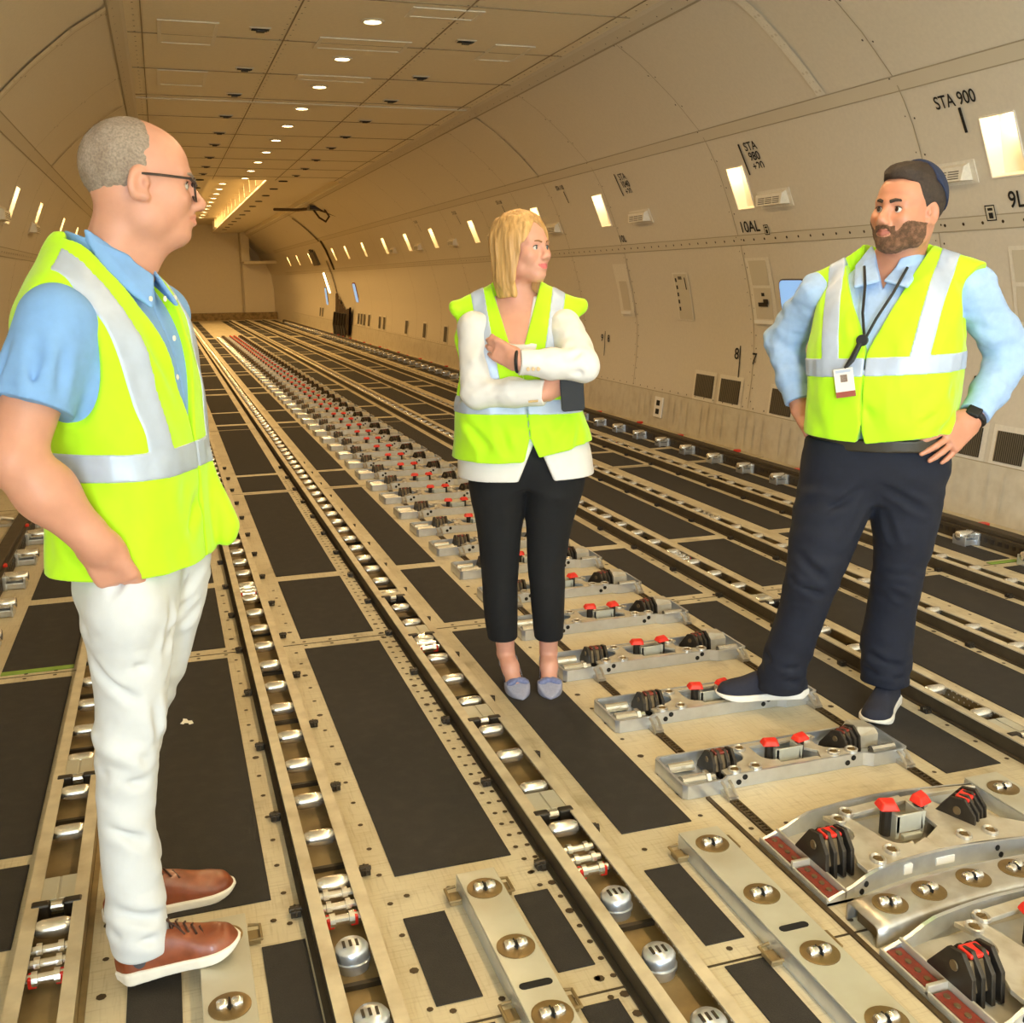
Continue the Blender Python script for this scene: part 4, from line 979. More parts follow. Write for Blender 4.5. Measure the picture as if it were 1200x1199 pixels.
    farl = [(.115, -.100, .162, .062, .066), (.36, -.094, .13, .058, .064), (.52, -.058, .11, .064, .070), (.657, -.015, .09, .078, .084), (.766, .004, .075, .094, .098), (.913, .010, .05, .110, .104), (.985, .0, .03, .110, .10)]
    def trousers(P):
        d = sm(loft(P, near, 2.1), loft(P, farl, 2.1), .03); z = P[:, 2]
        w = gz(z, .50, .12) + .9 * gz(z, .16, .10) + .6 * gz(z, .82, .07)
        d = d + w * (.0085 * vnoise(P + V(0, 0, .5) * P[:, :1], (8, 8, 28), 11) + .003 * vnoise(P, (18, 18, 50), 12)) + .004 * vnoise(P + V(.3, 0, 0) * P[:, 2:], (13, 13, 4), 13)
        d = sm(d, ell(P, (-.055, -.155, .855), (.062, .052, .085)), .05)
        d = d + creases(P, [((-.14, -.12, .82), (-.01, -.17, .70)), ((-.14, -.12, .75), (-.04, -.17, .65)), ((-.14, -.12, .58), (-.02, -.15, .51)), ((-.14, -.12, .51), (-.03, -.15, .465)), ((-.02, -.15, .66), (-.015, -.12, .54)),
            ((.10, .0, .88), (.0, -.15, .73)), ((.09, .02, .80), (.0, -.12, .66)), ((.03, -.14, .85), (.02, -.13, .70)), ((-.14, -.14, .21), (-.03, -.15, .165)), ((-.15, -.13, .155), (-.04, -.155, .12)), ((-.13, -.13, .40), (-.04, -.15, .33))], .013, .008)
        q = cap(P, (-.005, -.150, .955), (-.085, -.213, .880), .007, .007); d = smx(d, -q, .012)
        return d
    sdf_object('trousers', trousers, (-.26, -.24, .07), (.20, .27, .99), .0034 * QV, M['khaki'], o)
    def belt(P):
        Q = T.to(P); return np.maximum(loft(Q, [(.9, 0, .0, .168, .128), (1.1, 0, .002, .168, .128)], 2.3), np.abs(Q[:, 2] - .99) - .018)
    sdf_object('belt', belt, (-.24, -.24, .95), (.18, .22, 1.03), .004 * QV, M['belt'], o)
    for hl, te, an in (((-.128, -.094, .020), (.112, -.130, .066), (-.088, -.095)), ((-.165, .165, 0), (.118, .200, 0), (-.10, .165))):
        sh = empty('shoe'); sh.parent = o
        lo = (min(hl[0], te[0]) - .05, min(hl[1], te[1]) - .08, -.005); hi = (te[0] + .04, max(hl[1], te[1]) + .08, .12)
        def upper(P, hl=hl, te=te, an=an):
            d = shoe_sdf(P, hl, te, .082, .047)[0]; d = cut(d, cap(P, (an[0] - .01, an[1], .2), (an[0] - .005, an[1], .085), .036, .034), .006)
            return d
        sdf_object('upper', upper, lo, hi, .0028 * QV, M['leather'], sh)
        sdf_object('sole', lambda P, hl=hl, te=te: shoe_sdf(P, hl, te, .082, .047)[1], lo, hi, .0028 * QV, M['sole'], sh)
        sdf_object('sock', lambda P, an=an: cap(P, (an[0] + .0, an[1], .07), (an[0], an[1], .15), .043, .042), lo, (hi[0], hi[1], .2), .004 * QV, M['sock'], sh)
        a, b = V(*hl), V(*te); ax = (b - a); L = np.linalg.norm(ax); ax /= L; sd = V(-ax[1], ax[0], 0)
        for k in range(5):
            c = a + ax * L * (.40 + .065 * k); zz = .103 - .0095 * k
            tube_obj('lace', [c + sd * .022 + V(0, 0, zz - .008), c + V(0, 0, zz + .003), c - sd * .022 + ax * .012 + V(0, 0, zz - .008)], .0024, M['lace'], sh, 6)
        c = a + ax * L * .39 + V(0, 0, .108)
        if hl[1] < 0: tube_obj('lace_bow', [c + ax * t[0] + sd * t[1] + V(0, 0, t[2]) for t in ((0, 0, 0), (-.015, -.02, .012), (-.042, -.028, .016), (-.045, -.03, .004), (-.02, -.02, .0), (0, -.005, 0), (.025, -.022, -.014), (.04, -.03, -.03))], .0022, M['lace'], sh, 6)
    return o

# ================================================================== the person in white
def pants_pick(*a): return None
def build_woman():
    fr = Frame((-.012, -.015, 1.546), math.radians(-40), math.radians(4), math.radians(0), .885); T = Frame((-.032, .02, 0), math.radians(-88)); hp = dict(ears=True, nose=.3, jaw=.95, smile=.0035)
    SR, ER, WR, HR = (-.172, -.048, 1.290), (-.162, -.130, 1.095), (.052, -.195, 1.098), (.115, -.150, 1.125)
    SL, EL, WL, HL = (.118, -.045, 1.290), (.172, -.195, 1.182), (-.028, -.238, 1.198), (-.100, -.205, 1.236)
    rows = [(.78, 0, .0, .185, .125), (.90, 0, .0, .180, .120), (1.02, 0, .01, .155, .110), (1.15, 0, .022, .165, .118), (1.27, 0, .020, .172, .112), (1.345, 0, .0, .150, .080), (1.40, 0, -.01, .075, .055)]
    jrows = [(.795, -.022, .0, .232, .172), (.90, -.015, .0, .222, .160), (1.02, 0, .01, .185, .130), (1.15, 0, .020, .178, .122), (1.27, 0, .014, .180, .112), (1.345, 0, -.004, .150, .078), (1.395, 0, -.01, .085, .062)]
    def body(P):
        d = sm(head_sdf(P, fr, hp), cap(P, fr.out(0, -.035, -.05), (-.038, .02, 1.36), .044, .050), .03)
        d = sm(d, loft(T.to(P), [(z, a, b, rx - .012 - .3 * max(0, 1.02 - z), ry - .012 - .22 * max(0, 1.02 - z)) for z, a, b, rx, ry in rows], 2.3), .035)
        d = sm(d, chain(P, [SR, ER], [.043, .036], .02), .03); d = sm(d, chain(P, [ER, WR], [.036, .024], .02), .015)
        d = sm(d, chain(P, [SL, EL], [.043, .036], .02), .03); d = sm(d, chain(P, [EL, WL], [.036, .024], .02), .015)
        d = sm(d, hand_sdf(P, WR, HR, (0, -.2, 1), (.1, 1, 0), (.15, .25, .2), .88), .012)
        d = sm(d, hand_sdf(P, WL, HL, (0.2, 0, 1), (.3, 1, 0), (.25, .5, .4), .90, thumb_pts=[V(-.045, -.228, 1.217), V(-.07, -.218, 1.245), V(-.098, -.205, 1.262), V(-.118, -.188, 1.268)]), .012)
        for hip, kn, an, to in (((-.10, .02, .80), (-.105, .03, .48), (-.090, .105, .13), (-.045, .0, .035)), ((.085, .02, .80), (.062, .03, .48), (.066, .11, .13), (.067, .01, .035))):
            d = sm(d, chain(P, [hip, kn, tuple(np.array(kn) * .35 + np.array(an) * .65), an], [.085, .050, .040, .032], .03), .03)
            a = V(*an); b = V(*to); d = sm(d, chain(P, [tuple(a + V(0, .006, -.012)), tuple(a * .62 + b * .38 + V(0, 0, -.010)), tuple(a * .30 + b * .70 + V(0, 0, -.028)), tuple(b + V(0, .012, -.016))], [.031, .029, .026, .015], .02), .012)
        return d
    lp = lip_pick(fr)
    o = person((1.14, 3.3, 0), (0.94519021, -0.32652025), body, (-.32, -.32, .0), (.30, .26, 1.68), .0033, [M['skin_w'], M['lip_w']], lp,
               'person with crossed arms in yellow vest, white jacket and black trousers')
    eyes(o, fr, M['iris_b'], -.15); brow(o, fr, M['brow_blond'], .0030)
    def hair(P):
        Q = fr.to(P); X = np.abs(Q[:, 0])
        d = ell(Q, (0, -.022, .040), (.090, .110, .100))
        side = loft(Q, [(-.175, 0, -.032, .080, .070), (-.12, 0, -.030, .098, .088), (-.06, 0, -.026, .098, .098), (.03, 0, -.022, .091, .106), (.10, 0, -.022, .06, .08)], 2.2)
        d = sm(d, side, .03); d = d + .0035 * vnoise(Q, (60, 60, 6), 4) + .002 * vnoise(Q, (130, 130, 8), 5)
        # opening for the face: parted fringe swept to the sides
        part = .018; top = .085 - 1.35 * np.abs(Q[:, 0] - part) ** 1.25 * 2.2
        face = np.maximum(np.maximum(X - (.071 + .1 * np.clip(-Q[:, 2] - .02, 0, 1)), Q[:, 2] - top), -(Q[:, 1] - .012))
        d = cut(d, face, .010)
        d = cut(d, ell(Q, (0, .03, -.09), (.070, .09, .10)), .012); 
        return cut(d, np.maximum(X - .055, np.maximum(Q[:, 2] + .055, -(Q[:, 1] + .05))), .012)
    sdf_object('hair', hair, (-.17, -.16, 1.37), (.13, .14, 1.69), .0027 * QV, M['hair_blond'], o)
    mb = MB(); mb.lathe([(.0005, -.006), (.004, -.004), (.006, 0), (.004, .004), (.0005, .006)], (0, 0, 0), 'z', 12); e = mb.build('earring', M['pearl'], o, smooth=True); e.location = fr.out(.082, .0, -.050)
    # white top, jacket with sleeves
    def top(P):
        Q = T.to(P); r = [(z, cx, cy, rx + .006, ry + .006) for z, cx, cy, rx, ry in rows]
        d = loft(Q, r, 2.3); d = np.maximum(d, Q[:, 2] - (1.245 + 3.0 * Q[:, 0] ** 2)); return np.maximum(d, .97 - Q[:, 2])
    sdf_object('white_top', top, (-.24, -.14, .96), (.18, .18, 1.40), .0045 * QV, M['jacket'], o)
    def jacket(P):
        Q = T.to(P); d = loft(Q, jrows, 2.4); z = Q[:, 2]
        d = d + .003 * vnoise(Q, (11, 11, 5), 2)
        vv = np.maximum((z - 1.10) * .21, 0); d = np.where(Q[:, 1] > -.01, cut(d, np.maximum(np.abs(Q[:, 0] - .012) - vv, 1.10 - z), .004), d)
        low = np.maximum((.94 - z) * .42, 0); d = np.where(Q[:, 1] > 0, cut(d, np.maximum(np.abs(Q[:, 0] + .050) - low, z - .95), .014), d)
        d = cut(d, cap(P, (-.036, .02, 1.32), (-.036, .0, 1.5), .052, .06), .006)
        d = np.maximum(d, (.802 + .015 * Q[:, 0] * -1) - z)
        for s, e, w, ph in ((SR, ER, WR, 0), (SL, EL, WL, 3)):
            m = tuple(np.array(e) * .5 + np.array(w) * .5); sl = sm(chain(P, [s, e], [.060, .053], .02), chain(P, [e, m, w], [.049, .044, .040], .02), .012)
            sl = sl + .005 * vnoise(P + .3 * P[:, [2, 0, 1]], (20, 20, 20), 7 + ph) + .002 * vnoise(P, (45, 45, 45), 9 + ph)
            ax = (V(*w) - V(*e)); Lw = np.linalg.norm(ax); ax /= Lw; sl = np.maximum(sl, (P - V(*e)) @ ax - Lw * 1.0)
            d = sm(d, sl, .006)
        return d + creases(P, [((-.22, -.10, 1.15), (-.12, -.17, 1.10)), ((-.20, -.15, 1.06), (-.10, -.19, 1.12)), ((-.05, -.24, 1.11), (-.12, -.20, 1.13)), ((.10, -.26, 1.21), (.19, -.20, 1.22)), ((.12, -.26, 1.16), (.21, -.21, 1.17)), ((.17, -.07, 1.28), (.20, -.16, 1.20)), ((-.22, -.05, 1.25), (-.17, -.10, 1.18))], .011, .006)
    sdf_object('jacket', jacket, (-.30, -.30, .78), (.26, .20, 1.42), .0034 * QV, M['jacket'], o)
    for k in range(3):
        mb = MB(); mb.lathe([(.006, 0), (.006, .003), (.004, .004)], (0, 0, 0), 'y', 12); b = mb.build('cuff_button', M['button'], o); b.location = (.0 + .0155 * k, -.2785, 1.180); b.rotation_euler = (0, 0, PI)
    tube_obj('cuff_button', [(.0, -.2365, 1.075), (.03, -.2385, 1.078)], .0035, M['button'], o)
    ring = [(-.034 + .004 * math.cos(a), -.235 + .031 * math.cos(a), 1.200 + .031 * math.sin(a)) for a in np.linspace(0, 2 * PI, 22)]
    tube_obj('bracelet', ring, .0055, M['strap_black'], o, 8)
    # vest
    vr = [(.84, -.020, .0, .246, .186), (.95, -.012, .004, .232, .170), (1.06, .004, .012, .212, .136), (1.18, .006, .020, .214, .136), (1.28, .006, .012, .212, .124), (1.345, 0, .0, .175, .092), (1.40, 0, -.012, .10, .064), (1.43, 0, -.015, .07, .05)]
    def vest(P, off=0.0):
        Q = T.to(P); hem = .868 + .05 * (Q[:, 0] < 0) * np.clip(-Q[:, 0] / .2, 0, 1) + .004 * vnoise(Q, (9, 9, 1), 3)
        d = vest_sdf(Q, vr, hem, (.238, .078, 1.185, .102, .125, .145), (1.165, .30, .008), nn=2.6, sh=((.07, -.010, 1.398), (.204, .022, 1.362), .026, .027), neck=(.070, .060, -.01)) - off
        d = d + creases(P, [((-.22, -.09, 1.02), (-.12, -.16, .90)), ((.16, -.12, 1.02), (.08, -.17, .89)), ((-.10, -.15, 1.0), (-.06, -.17, .88)), ((.03, -.14, .99), (.06, -.17, .89)), ((.18, -.10, .98), (.16, -.14, .88))], .016, .008)
        z = Q[:, 2]; low = np.maximum((.95 - z) * .33, 0); d = np.where(Q[:, 1] > 0, cut(d, np.maximum(np.abs(Q[:, 0] + .030 - (z - .95) * .1) - np.maximum(low, .0015), z - 1.17), .006), d)
        return d
    sdf_object('safety_vest', vest, (-.30, -.20, .83), (.24, .22, 1.45), .0034 * QV, M['hiviz'], o)
    def stripes(P):
        Q = T.to(P); x0 = .098 + (Q[:, 2] - 1.2) * .17
        vert = np.maximum(np.abs(np.abs(Q[:, 0]) - x0) - .023, np.maximum(1.08 - Q[:, 2], -(Q[:, 1] + .03))); hor = np.abs(Q[:, 2] - (1.045 + .01 * Q[:, 0])) - .024
        return np.maximum(vest(P, .0022), np.minimum(vert, hor))
    sdf_object('reflective_stripes', stripes, (-.30, -.20, 1.0), (.24, .22, 1.45), .0034 * QV, M['reflect'], o)
    la = [(.185, -.100, .09, .054, .058), (.30, -.104, .06, .060, .064), (.50, -.105, .035, .068, .074), (.62, -.104, .025, .080, .088), (.78, -.102, .02, .105, .118), (.90, -.09, .02, .11, .12)]
    lb = [(.185, .066, .09, .052, .058), (.30, .064, .06, .058, .064), (.50, .060, .035, .068, .074), (.62, .068, .025, .080, .088), (.78, .085, .02, .105, .118), (.90, .075, .02, .11, .12)]
    def trousers(P):
        d = sm(loft(P, la, 2.1), loft(P, lb, 2.1), .012); z = P[:, 2]
        d = sm(d, loft(P, [(.765, -.008, .02, .12, .10), (.83, -.008, .02, .185, .125), (.96, -.02, .02, .165, .118)], 2.3), .03)
        return d + (.4 + gz(z, .46, .1) + gz(z, .74, .06)) * .0022 * vnoise(P, (13, 13, 30), 4)
    sdf_object('trousers', trousers, (-.24, -.14, .17), (.22, .17, .96), .0036 * QV, M['black_cloth'], o)
    for an, to in (((-.085, .105), (-.028, -.045)), ((.066, .11), (.070, -.042))):
        sh = empty('shoe'); sh.parent = o; a = V(an[0], an[1] + .035, 0); b = V(to[0], to[1], 0); ax = b - a; L = np.linalg.norm(ax); ax /= L; sd = V(-ax[1], ax[0], 0)
        def pump(P, a=a, ax=ax, L=L, sd=sd):
            q = P - a; x = q @ ax / L; y = q @ sd; z = q[:, 2]
            wd = herm(x, [-.12, -.02, .2, .4, .62, .8, .95, 1.02], [.014, .030, .034, .037, .045, .039, .020, .005]); fl = herm(x, [-.1, .1, .35, .6, .8, 1.02], [.066, .062, .042, .010, .002, .001])
            top = fl + herm(x, [-.1, .05, .25, .5, .6, .68, .85, 1.02], [.045, .040, .022, .020, .040, .042, .030, .010])
            d = smx((np.abs(y) / wd - 1) * wd * .8, np.maximum(fl - z, z - top), .010); d = np.maximum(d, np.maximum(-.10 * L - x * L, (x - 1.02) * L))
            inner = np.maximum(np.maximum(np.abs(y) - (wd - .004), (x - .60) * L), np.maximum(fl + .004 - z, -.06 * L - x * L)); d = cut(d, inner, .004)
            hl = cap(P, tuple(a - ax * .004 + V(0, 0, .06)), tuple(a + ax * .004), .014, .006); return sm(d, np.maximum(hl, -z + .001), .008)
        sdf_object('pump', pump, (min(a[0], b[0]) - .06, b[1] - .03, -.003), (max(a[0], b[0]) + .06, a[1] + .05, .13), .0028 * QV, M['pump'], sh)
        c = a + ax * L * .675 + V(0, 0, .049)
        def bow(P, c=c, ax=ax, sd=sd):
            R_ = np.stack([sd, ax, V(0, 0, 1)], 1); d = None
            for s in (-1, 1):
                e = ell(P, tuple(c + sd * s * .020), (.024, .016, .011), R_ @ rotm(s * .3, 0, s * .35)); d = e if d is None else sm(d, e, .004)
            return sm(d, sph(P, tuple(c + V(0, 0, .002)), .009), .003) + .0015 * vnoise(P, 140, 3)
        sdf_object('bow', bow, tuple(c - .05), tuple(c + .05), .0026 * QV, M['bow'], sh)
    ph = empty('mobile_phone'); tag(ph, 'black phone held by the person in white below a folded forearm', 'phone')
    rz = math.atan2(-.32652025, .94519021); u = V(.94519021, -.32652025, 0); w = V(.32652025, .94519021, 0)
    ph.location = V(1.14, 3.3, 0) + u * .138 + w * -.180 + V(0, 0, 1.108); ph.rotation_euler = (0, -.06, rz)
    mb = MB(); P = [(sx * .027 + .010 * math.cos(a), sz * .060 + .010 * math.sin(a)) for sx, sz, a0 in ((1, 1, 0), (-1, 1, PI / 2), (-1, -1, PI), (1, -1, 1.5 * PI)) for a in [a0 + PI / 2 * i / 5 for i in range(6)]]
    mb.prism(P, -.005, .005, Matrix.Rotation(PI / 2, 4, 'X')); mb.build('case', M['black_gloss'], ph, .0015)
    mb = MB(); mb.cyl((-.018, .0055, .048), .007, .002, 'y', 14); mb.build('camera_lens', M['strap_black'], ph)
    return o

# ================================================================== the person in navy
def build_bearded_man():
    fr = Frame((.178, -.055, 1.634), math.radians(-129), math.radians(5), math.radians(-3), 1.02); T = Frame((.150, .0, 0), math.radians(-103), 0, 0); hp = dict(ears=True, nose=.9, jaw=1.14, smile=.001)
    SR, ER, WR, HR = (-.062, .070, 1.388), (-.172, .165, 1.235), (-.102, .075, 1.035), (-.055, .015, .975)
    SL, EL, WL, HL = (.370, .0, 1.415), (.520, .10, 1.20), (.405, -.048, 1.022), (.338, -.128, .962)
    rows = [(.84, 0, .0, .188, .135), (.95, 0, .012, .190, .145), (1.08, 0, .03, .196, .160), (1.22, 0, .022, .205, .150), (1.34, 0, .004, .210, .130), (1.42, 0, -.012, .175, .100), (1.48, 0, -.02, .10, .07), (1.52, 0, -.02, .07, .06)]
    def body(P):
        d = sm(head_sdf(P, fr, hp), cap(P, fr.out(0, -.035, -.05), (.160, .01, 1.45), .060, .068), .035)
        d = sm(d, loft(T.to(P), [(z, a, b, rx - .014 - .4 * max(0, 1.02 - z), ry - .014 - .3 * max(0, 1.02 - z)) for z, a, b, rx, ry in rows], 2.3), .035)
        d = sm(d, chain(P, [SR, ER], [.054, .045], .02), .03); d = sm(d, chain(P, [ER, WR], [.045, .031], .02), .015)
        d = sm(d, chain(P, [SL, EL], [.054, .045], .02), .03); d = sm(d, chain(P, [EL, WL], [.045, .031], .02), .015)
        d = sm(d, hand_sdf(P, WL, HL, (-.35, -.15, .6), (-.3, .9, -.3), (.22, .20, .14), 1.16, spread=.13), .012)
        d = sm(d, hand_sdf(P, WR, HR, (.2, .5, .5), (.6, .4, .1), (.35, .35, .25), 1.04), .012)
        d = sm(d, chain(P, [(.04, .0, .86), (-.025, -.06, .55), (-.10, -.01, .15)], [.09, .05, .04], .02), .03)
        d = sm(d, chain(P, [(.225, .01, .86), (.235, .02, .52), (.222, .12, .13)], [.09, .05, .04], .02), .03)
        return d
    lp0 = lip_pick(fr)
    o = person((2.0, 2.83, 0), (.81664785, -.57713629), body, (-.26, -.30, .08), (.60, .28, 1.79), .0034, [M['skin_m'], M['lip_m']], lp0,
               'person in yellow vest and navy trousers, hands on hips, one shoe on a tray')
    eyes(o, fr, M['iris_d'], .10); brow(o, fr, M['hair_dark'], .0052, .001)
    def hair(P):
        Q = fr.to(P); X = np.abs(Q[:, 0]); d = ell(Q, (0, -.020, .040), (.084, .104, .100)); d = sm(d, ell(Q, (.0, .045, .098), (.05, .045, .026)), .03)
        d = d + .002 * vnoise(Q, (90, 40, 90), 3)
        fline = .078 - .35 * np.clip(X - .03, 0, 1); face = np.maximum(Q[:, 2] - fline + .0, -(Q[:, 1] - np.where(Q[:, 2] > -.005, .046, .030)))
        d = cut(d, face, .008); d = cut(d, np.maximum(.024 - Q[:, 1], Q[:, 2] + .030), .008)
        d = np.maximum(d, -.085 - Q[:, 2] + .5 * np.maximum(Q[:, 1] + .02, 0)); return smx(d, -ell(np.stack([X, Q[:, 1], Q[:, 2]], 1), (.084, -.008, -.012), (.02, .022, .034)), .006)
    sdf_object('hair', hair, (.05, -.18, 1.53), (.32, .10, 1.79), .0028 * QV, M['hair_dark'], o)
    def cap_(P):
        Q = fr.to(P); d = ell(Q, (0, -.020, .040), (.089, .110, .106)); return np.maximum(np.maximum(d, .072 - (Q[:, 2] - .9 * (Q[:, 1] + .03) * .9)), Q[:, 1] + .012)
    sdf_object('skullcap', cap_, (.05, -.18, 1.60), (.34, .12, 1.80), .0028 * QV, M['kippah'], o)
    def beard(P):
        Q = fr.to(P); X = np.abs(Q[:, 0]); h = head_raw(P, fr, hp) / fr.sc - .0012 + .0016 * vnoise(Q, 330, 4)
        rp = np.clip((X - .034) / .034, 0, 1); zone = np.maximum((Q[:, 2] - (-.064 + .030 * rp * rp * (3 - 2 * rp))) * .7, -(Q[:, 1] - .004 - .10 * np.clip(Q[:, 2] + .06, 0, .1))); zone = np.maximum(zone, -.150 - Q[:, 2])
        must = np.maximum(np.maximum(Q[:, 2] + .051, -Q[:, 2] - .0625 - .25 * np.maximum(X - .015, 0)), X - .034); must = np.maximum(must, -(Q[:, 1] - .05))
        z = np.minimum(zone, must); lipz = np.maximum((np.sqrt((X / .0245) ** 2 + ((Q[:, 2] + .0735) / .0100) ** 2) - 1) * .01, .06 - Q[:, 1])
        return np.maximum(np.maximum(h, z), -lipz) * fr.sc
    sdf_object('beard', beard, (.04, -.20, 1.44), (.30, .06, 1.63), .0025 * QV, M['beard'], o)
    def shirt(P):
        Q = T.to(P); d = loft(Q, rows, 2.3) + .003 * vnoise(Q, (13, 13, 6), 1); d = np.maximum(d, .948 - Q[:, 2])
        for s, e, w, ph in ((SR, ER, WR, 0), (SL, EL, WL, 4)):
            m = tuple(np.array(e) * .45 + np.array(w) * .55); sl = sm(chain(P, [s, e], [.070, .062], .02), chain(P, [e, m, w], [.060, .055, .043], .02), .02)
            ax = V(*w) - V(*e); Lw = np.linalg.norm(ax); ax /= Lw
            sl = sl + .008 * vnoise(P + .3 * P[:, [1, 2, 0]], (18, 18, 26), 7 + ph) + .0025 * vnoise(P, (42, 42, 50), 9 + ph)
            sl = np.maximum(sl, (P - V(*e)) @ ax - Lw * .93); cf = np.maximum(cap(P, e, w, .052, .046), np.abs((P - V(*e)) @ ax - Lw * .80) - Lw * .14); d = sm(d, np.minimum(sl, cf), .010)
        c1 = cap(P, (.170, -.01, 1.565), (.163, .005, 1.44), .068, .090); pl = P[:, 2] - (1.515 + .25 * (P[:, 0] - .16) + .35 * (P[:, 1] + .02)); c1 = smx(c1, pl, .006)
        c1 = cut(c1, cap(P, (.170, -.03, 1.64), (.160, .0, 1.46), .062, .066), .003)
        c1 = np.where(Q[:, 1] > 0, cut(c1, np.abs(Q[:, 0] - .006) - np.maximum(Q[:, 2] - 1.40, 0) * .42, .003), c1); d = sm(d, c1, .008)
        d = np.where(Q[:, 1] > .02, cut(d, np.maximum(np.abs(Q[:, 0] - .006) - np.maximum(Q[:, 2] - 1.405, 0) * .36, 1.405 - Q[:, 2]), .004), d)
        for s in (-1, 1):
            p00, p0, p1, p2 = T.out(s * .066, -.01, 1.532), T.out(s * .098, .035, 1.475), T.out(s * .074 + .006, .122, 1.415), T.out(s * .010 + .006, .108, 1.432)
            d = sm(d, np.minimum(tri(P, p00, p1, p2, .005), tri(P, p00, p0, p1, .005)), .004)
        return d
    sdf_object('shirt', shirt, (-.27, -.24, .90), (.62, .24, 1.60), .0036 * QV, M['shirt_pale'], o)
    vr = [(.90, 0, .012, .225, .178), (1.02, 0, .024, .226, .184), (1.15, 0, .030, .226, .182), (1.28, 0, .016, .232, .166), (1.38, 0, -.004, .225, .138), (1.45, 0, -.018, .18, .105), (1.50, 0, -.024, .11, .074), (1.54, 0, -.03, .08, .06)]
    roll = .06
    def vest(P, off=0.0):
        Q = T.to(P); Q = Q.copy(); Q[:, 2] = Q[:, 2] + roll * Q[:, 0]
        hem = .955 + .02 * np.abs(Q[:, 0]) / .2 + .005 * vnoise(Q, (6, 6, 1), 2)
        d = vest_sdf(Q, vr, hem, (.305, .010, 1.330, .108, .100, .150), (1.225, .44, .02), nn=2.5, sh=((.085, -.02, 1.492), (.245, -.02, 1.446), .036, .030), neck=(.092, .082, -.02)) - off
        d = d + creases(P, [((.04, -.16, 1.16), (.12, -.20, 1.02)), ((.34, -.14, 1.14), (.24, -.20, 1.0)), ((.36, -.12, 1.06), (.30, -.17, .98)), ((.02, -.14, 1.40), (.07, -.18, 1.24)), ((-.04, -.10, 1.12), (.03, -.16, 1.0)), ((.32, -.11, 1.38), (.27, -.17, 1.25))], .017, .009)
        return np.where(Q[:, 1] > .03, cut(d, np.maximum(np.abs(Q[:, 0] - .022) - .002 - np.maximum(1.0 - Q[:, 2], 0) * .25, Q[:, 2] - 1.24), .004), d)
    sdf_object('safety_vest', vest, (-.14, -.26, .90), (.44, .22, 1.56), .0035 * QV, M['hiviz'], o)
    def stripes(P):
        Q = T.to(P); Q = Q.copy(); Q[:, 2] = Q[:, 2] + roll * Q[:, 0]; x0 = .125 + (Q[:, 2] - 1.2) * .13
        vert = np.maximum(np.abs(np.abs(Q[:, 0]) - x0) - .027, np.maximum(1.18 - Q[:, 2], -(Q[:, 1] + .02))); hor = np.abs(Q[:, 2] - 1.185) - .0275
        return np.maximum(vest(P, .0022), np.minimum(vert, hor))
    sdf_object('reflective_stripes', stripes, (-.14, -.26, 1.1), (.44, .22, 1.56), .0035 * QV, M['reflect'], o)
    la = [(.085, -.122, -.012, .082, .088), (.20, -.105, -.030, .080, .084), (.30, -.078, -.046, .078, .084), (.42, -.048, -.058, .082, .088), (.52, -.028, -.065, .094, .098), (.66, .002, -.045, .113, .112), (.80, .035, -.015, .130, .128), (.94, .06, .0, .135, .135)]
    lb = [(.095, .220, .125, .080, .090), (.20, .216, .11, .086, .088), (.42, .228, .065, .079, .086), (.60, .240, .02, .092, .098), (.73, .236, .008, .112, .114), (.85, .228, .005, .126, .130), (.94, .215, .0, .132, .135)]
    def trousers(P):
        d = sm(loft(P, la, 2.1), loft(P, lb, 2.1), .022); z = P[:, 2]
        d = sm(d, loft(P, [(.755, .125, .0, .12, .10), (.83, .137, .0, .205, .140), (.945, .142, -.005, .205, .155)], 2.4), .03)
        w = .5 + gz(z, .50, .10) + 1.4 * gz(z, .16, .09) + .7 * gz(z, .78, .08); d = d + w * (.0040 * vnoise(P + .4 * P[:, [2, 0, 1]], (11, 11, 30), 3) + .0015 * vnoise(P, (20, 20, 46), 5))
        return d + creases(P, [((-.10, -.15, .60), (.03, -.17, .50)), ((-.12, -.13, .52), (.02, -.16, .45)), ((-.20, -.07, .23), (-.05, -.11, .18)), ((-.20, -.06, .17), (-.04, -.10, .135)), ((.11, -.14, .82), (-.04, -.13, .70)), ((.15, -.14, .82), (.32, -.10, .72)), ((.12, -.13, .77), (.06, -.16, .62)), ((.16, -.06, .47), (.30, -.03, .41)), ((.14, .03, .22), (.29, .03, .17)), ((.14, .05, .16), (.29, .05, .13)), ((.16, -.09, .74), (.22, -.10, .58))], .014, .008)
    sdf_object('trousers', trousers, (-.24, -.20, .07), (.40, .24, .945), .0038 * QV, M['navy'], o)
    def belt(P):
        Q = T.to(P); return np.maximum(loft(Q, [(.86, 0, .012, .208, .158), (1.0, 0, .02, .208, .162)], 2.3), np.abs(Q[:, 2] + .03 * Q[:, 0] - .945) - .019)
    sdf_object('belt', belt, (-.10, -.22, .90), (.40, .20, .99), .004 * QV, M['belt'], o)
    for hl, te, an in (((-.042, .045, .044), (-.322, -.058, .044), (-.105, -.02)), ((.245, .195, 0), (.180, -.060, 0), (.222, .12))):
        sh = empty('shoe'); sh.parent = o; lo = (min(hl[0], te[0]) - .07, min(hl[1], te[1]) - .08, hl[2] - .004); hi = (max(hl[0], te[0]) + .07, max(hl[1], te[1]) + .08, hl[2] + .13)
        sdf_object('upper', lambda P, hl=hl, te=te: shoe_sdf(P, hl, te, .088, .050)[0], lo, hi, .003 * QV, M['sneaker'], sh)
        sdf_object('sole', lambda P, hl=hl, te=te: shoe_sdf(P, hl, te, .088, .050)[1], lo, hi, .003 * QV, M['sole'], sh)
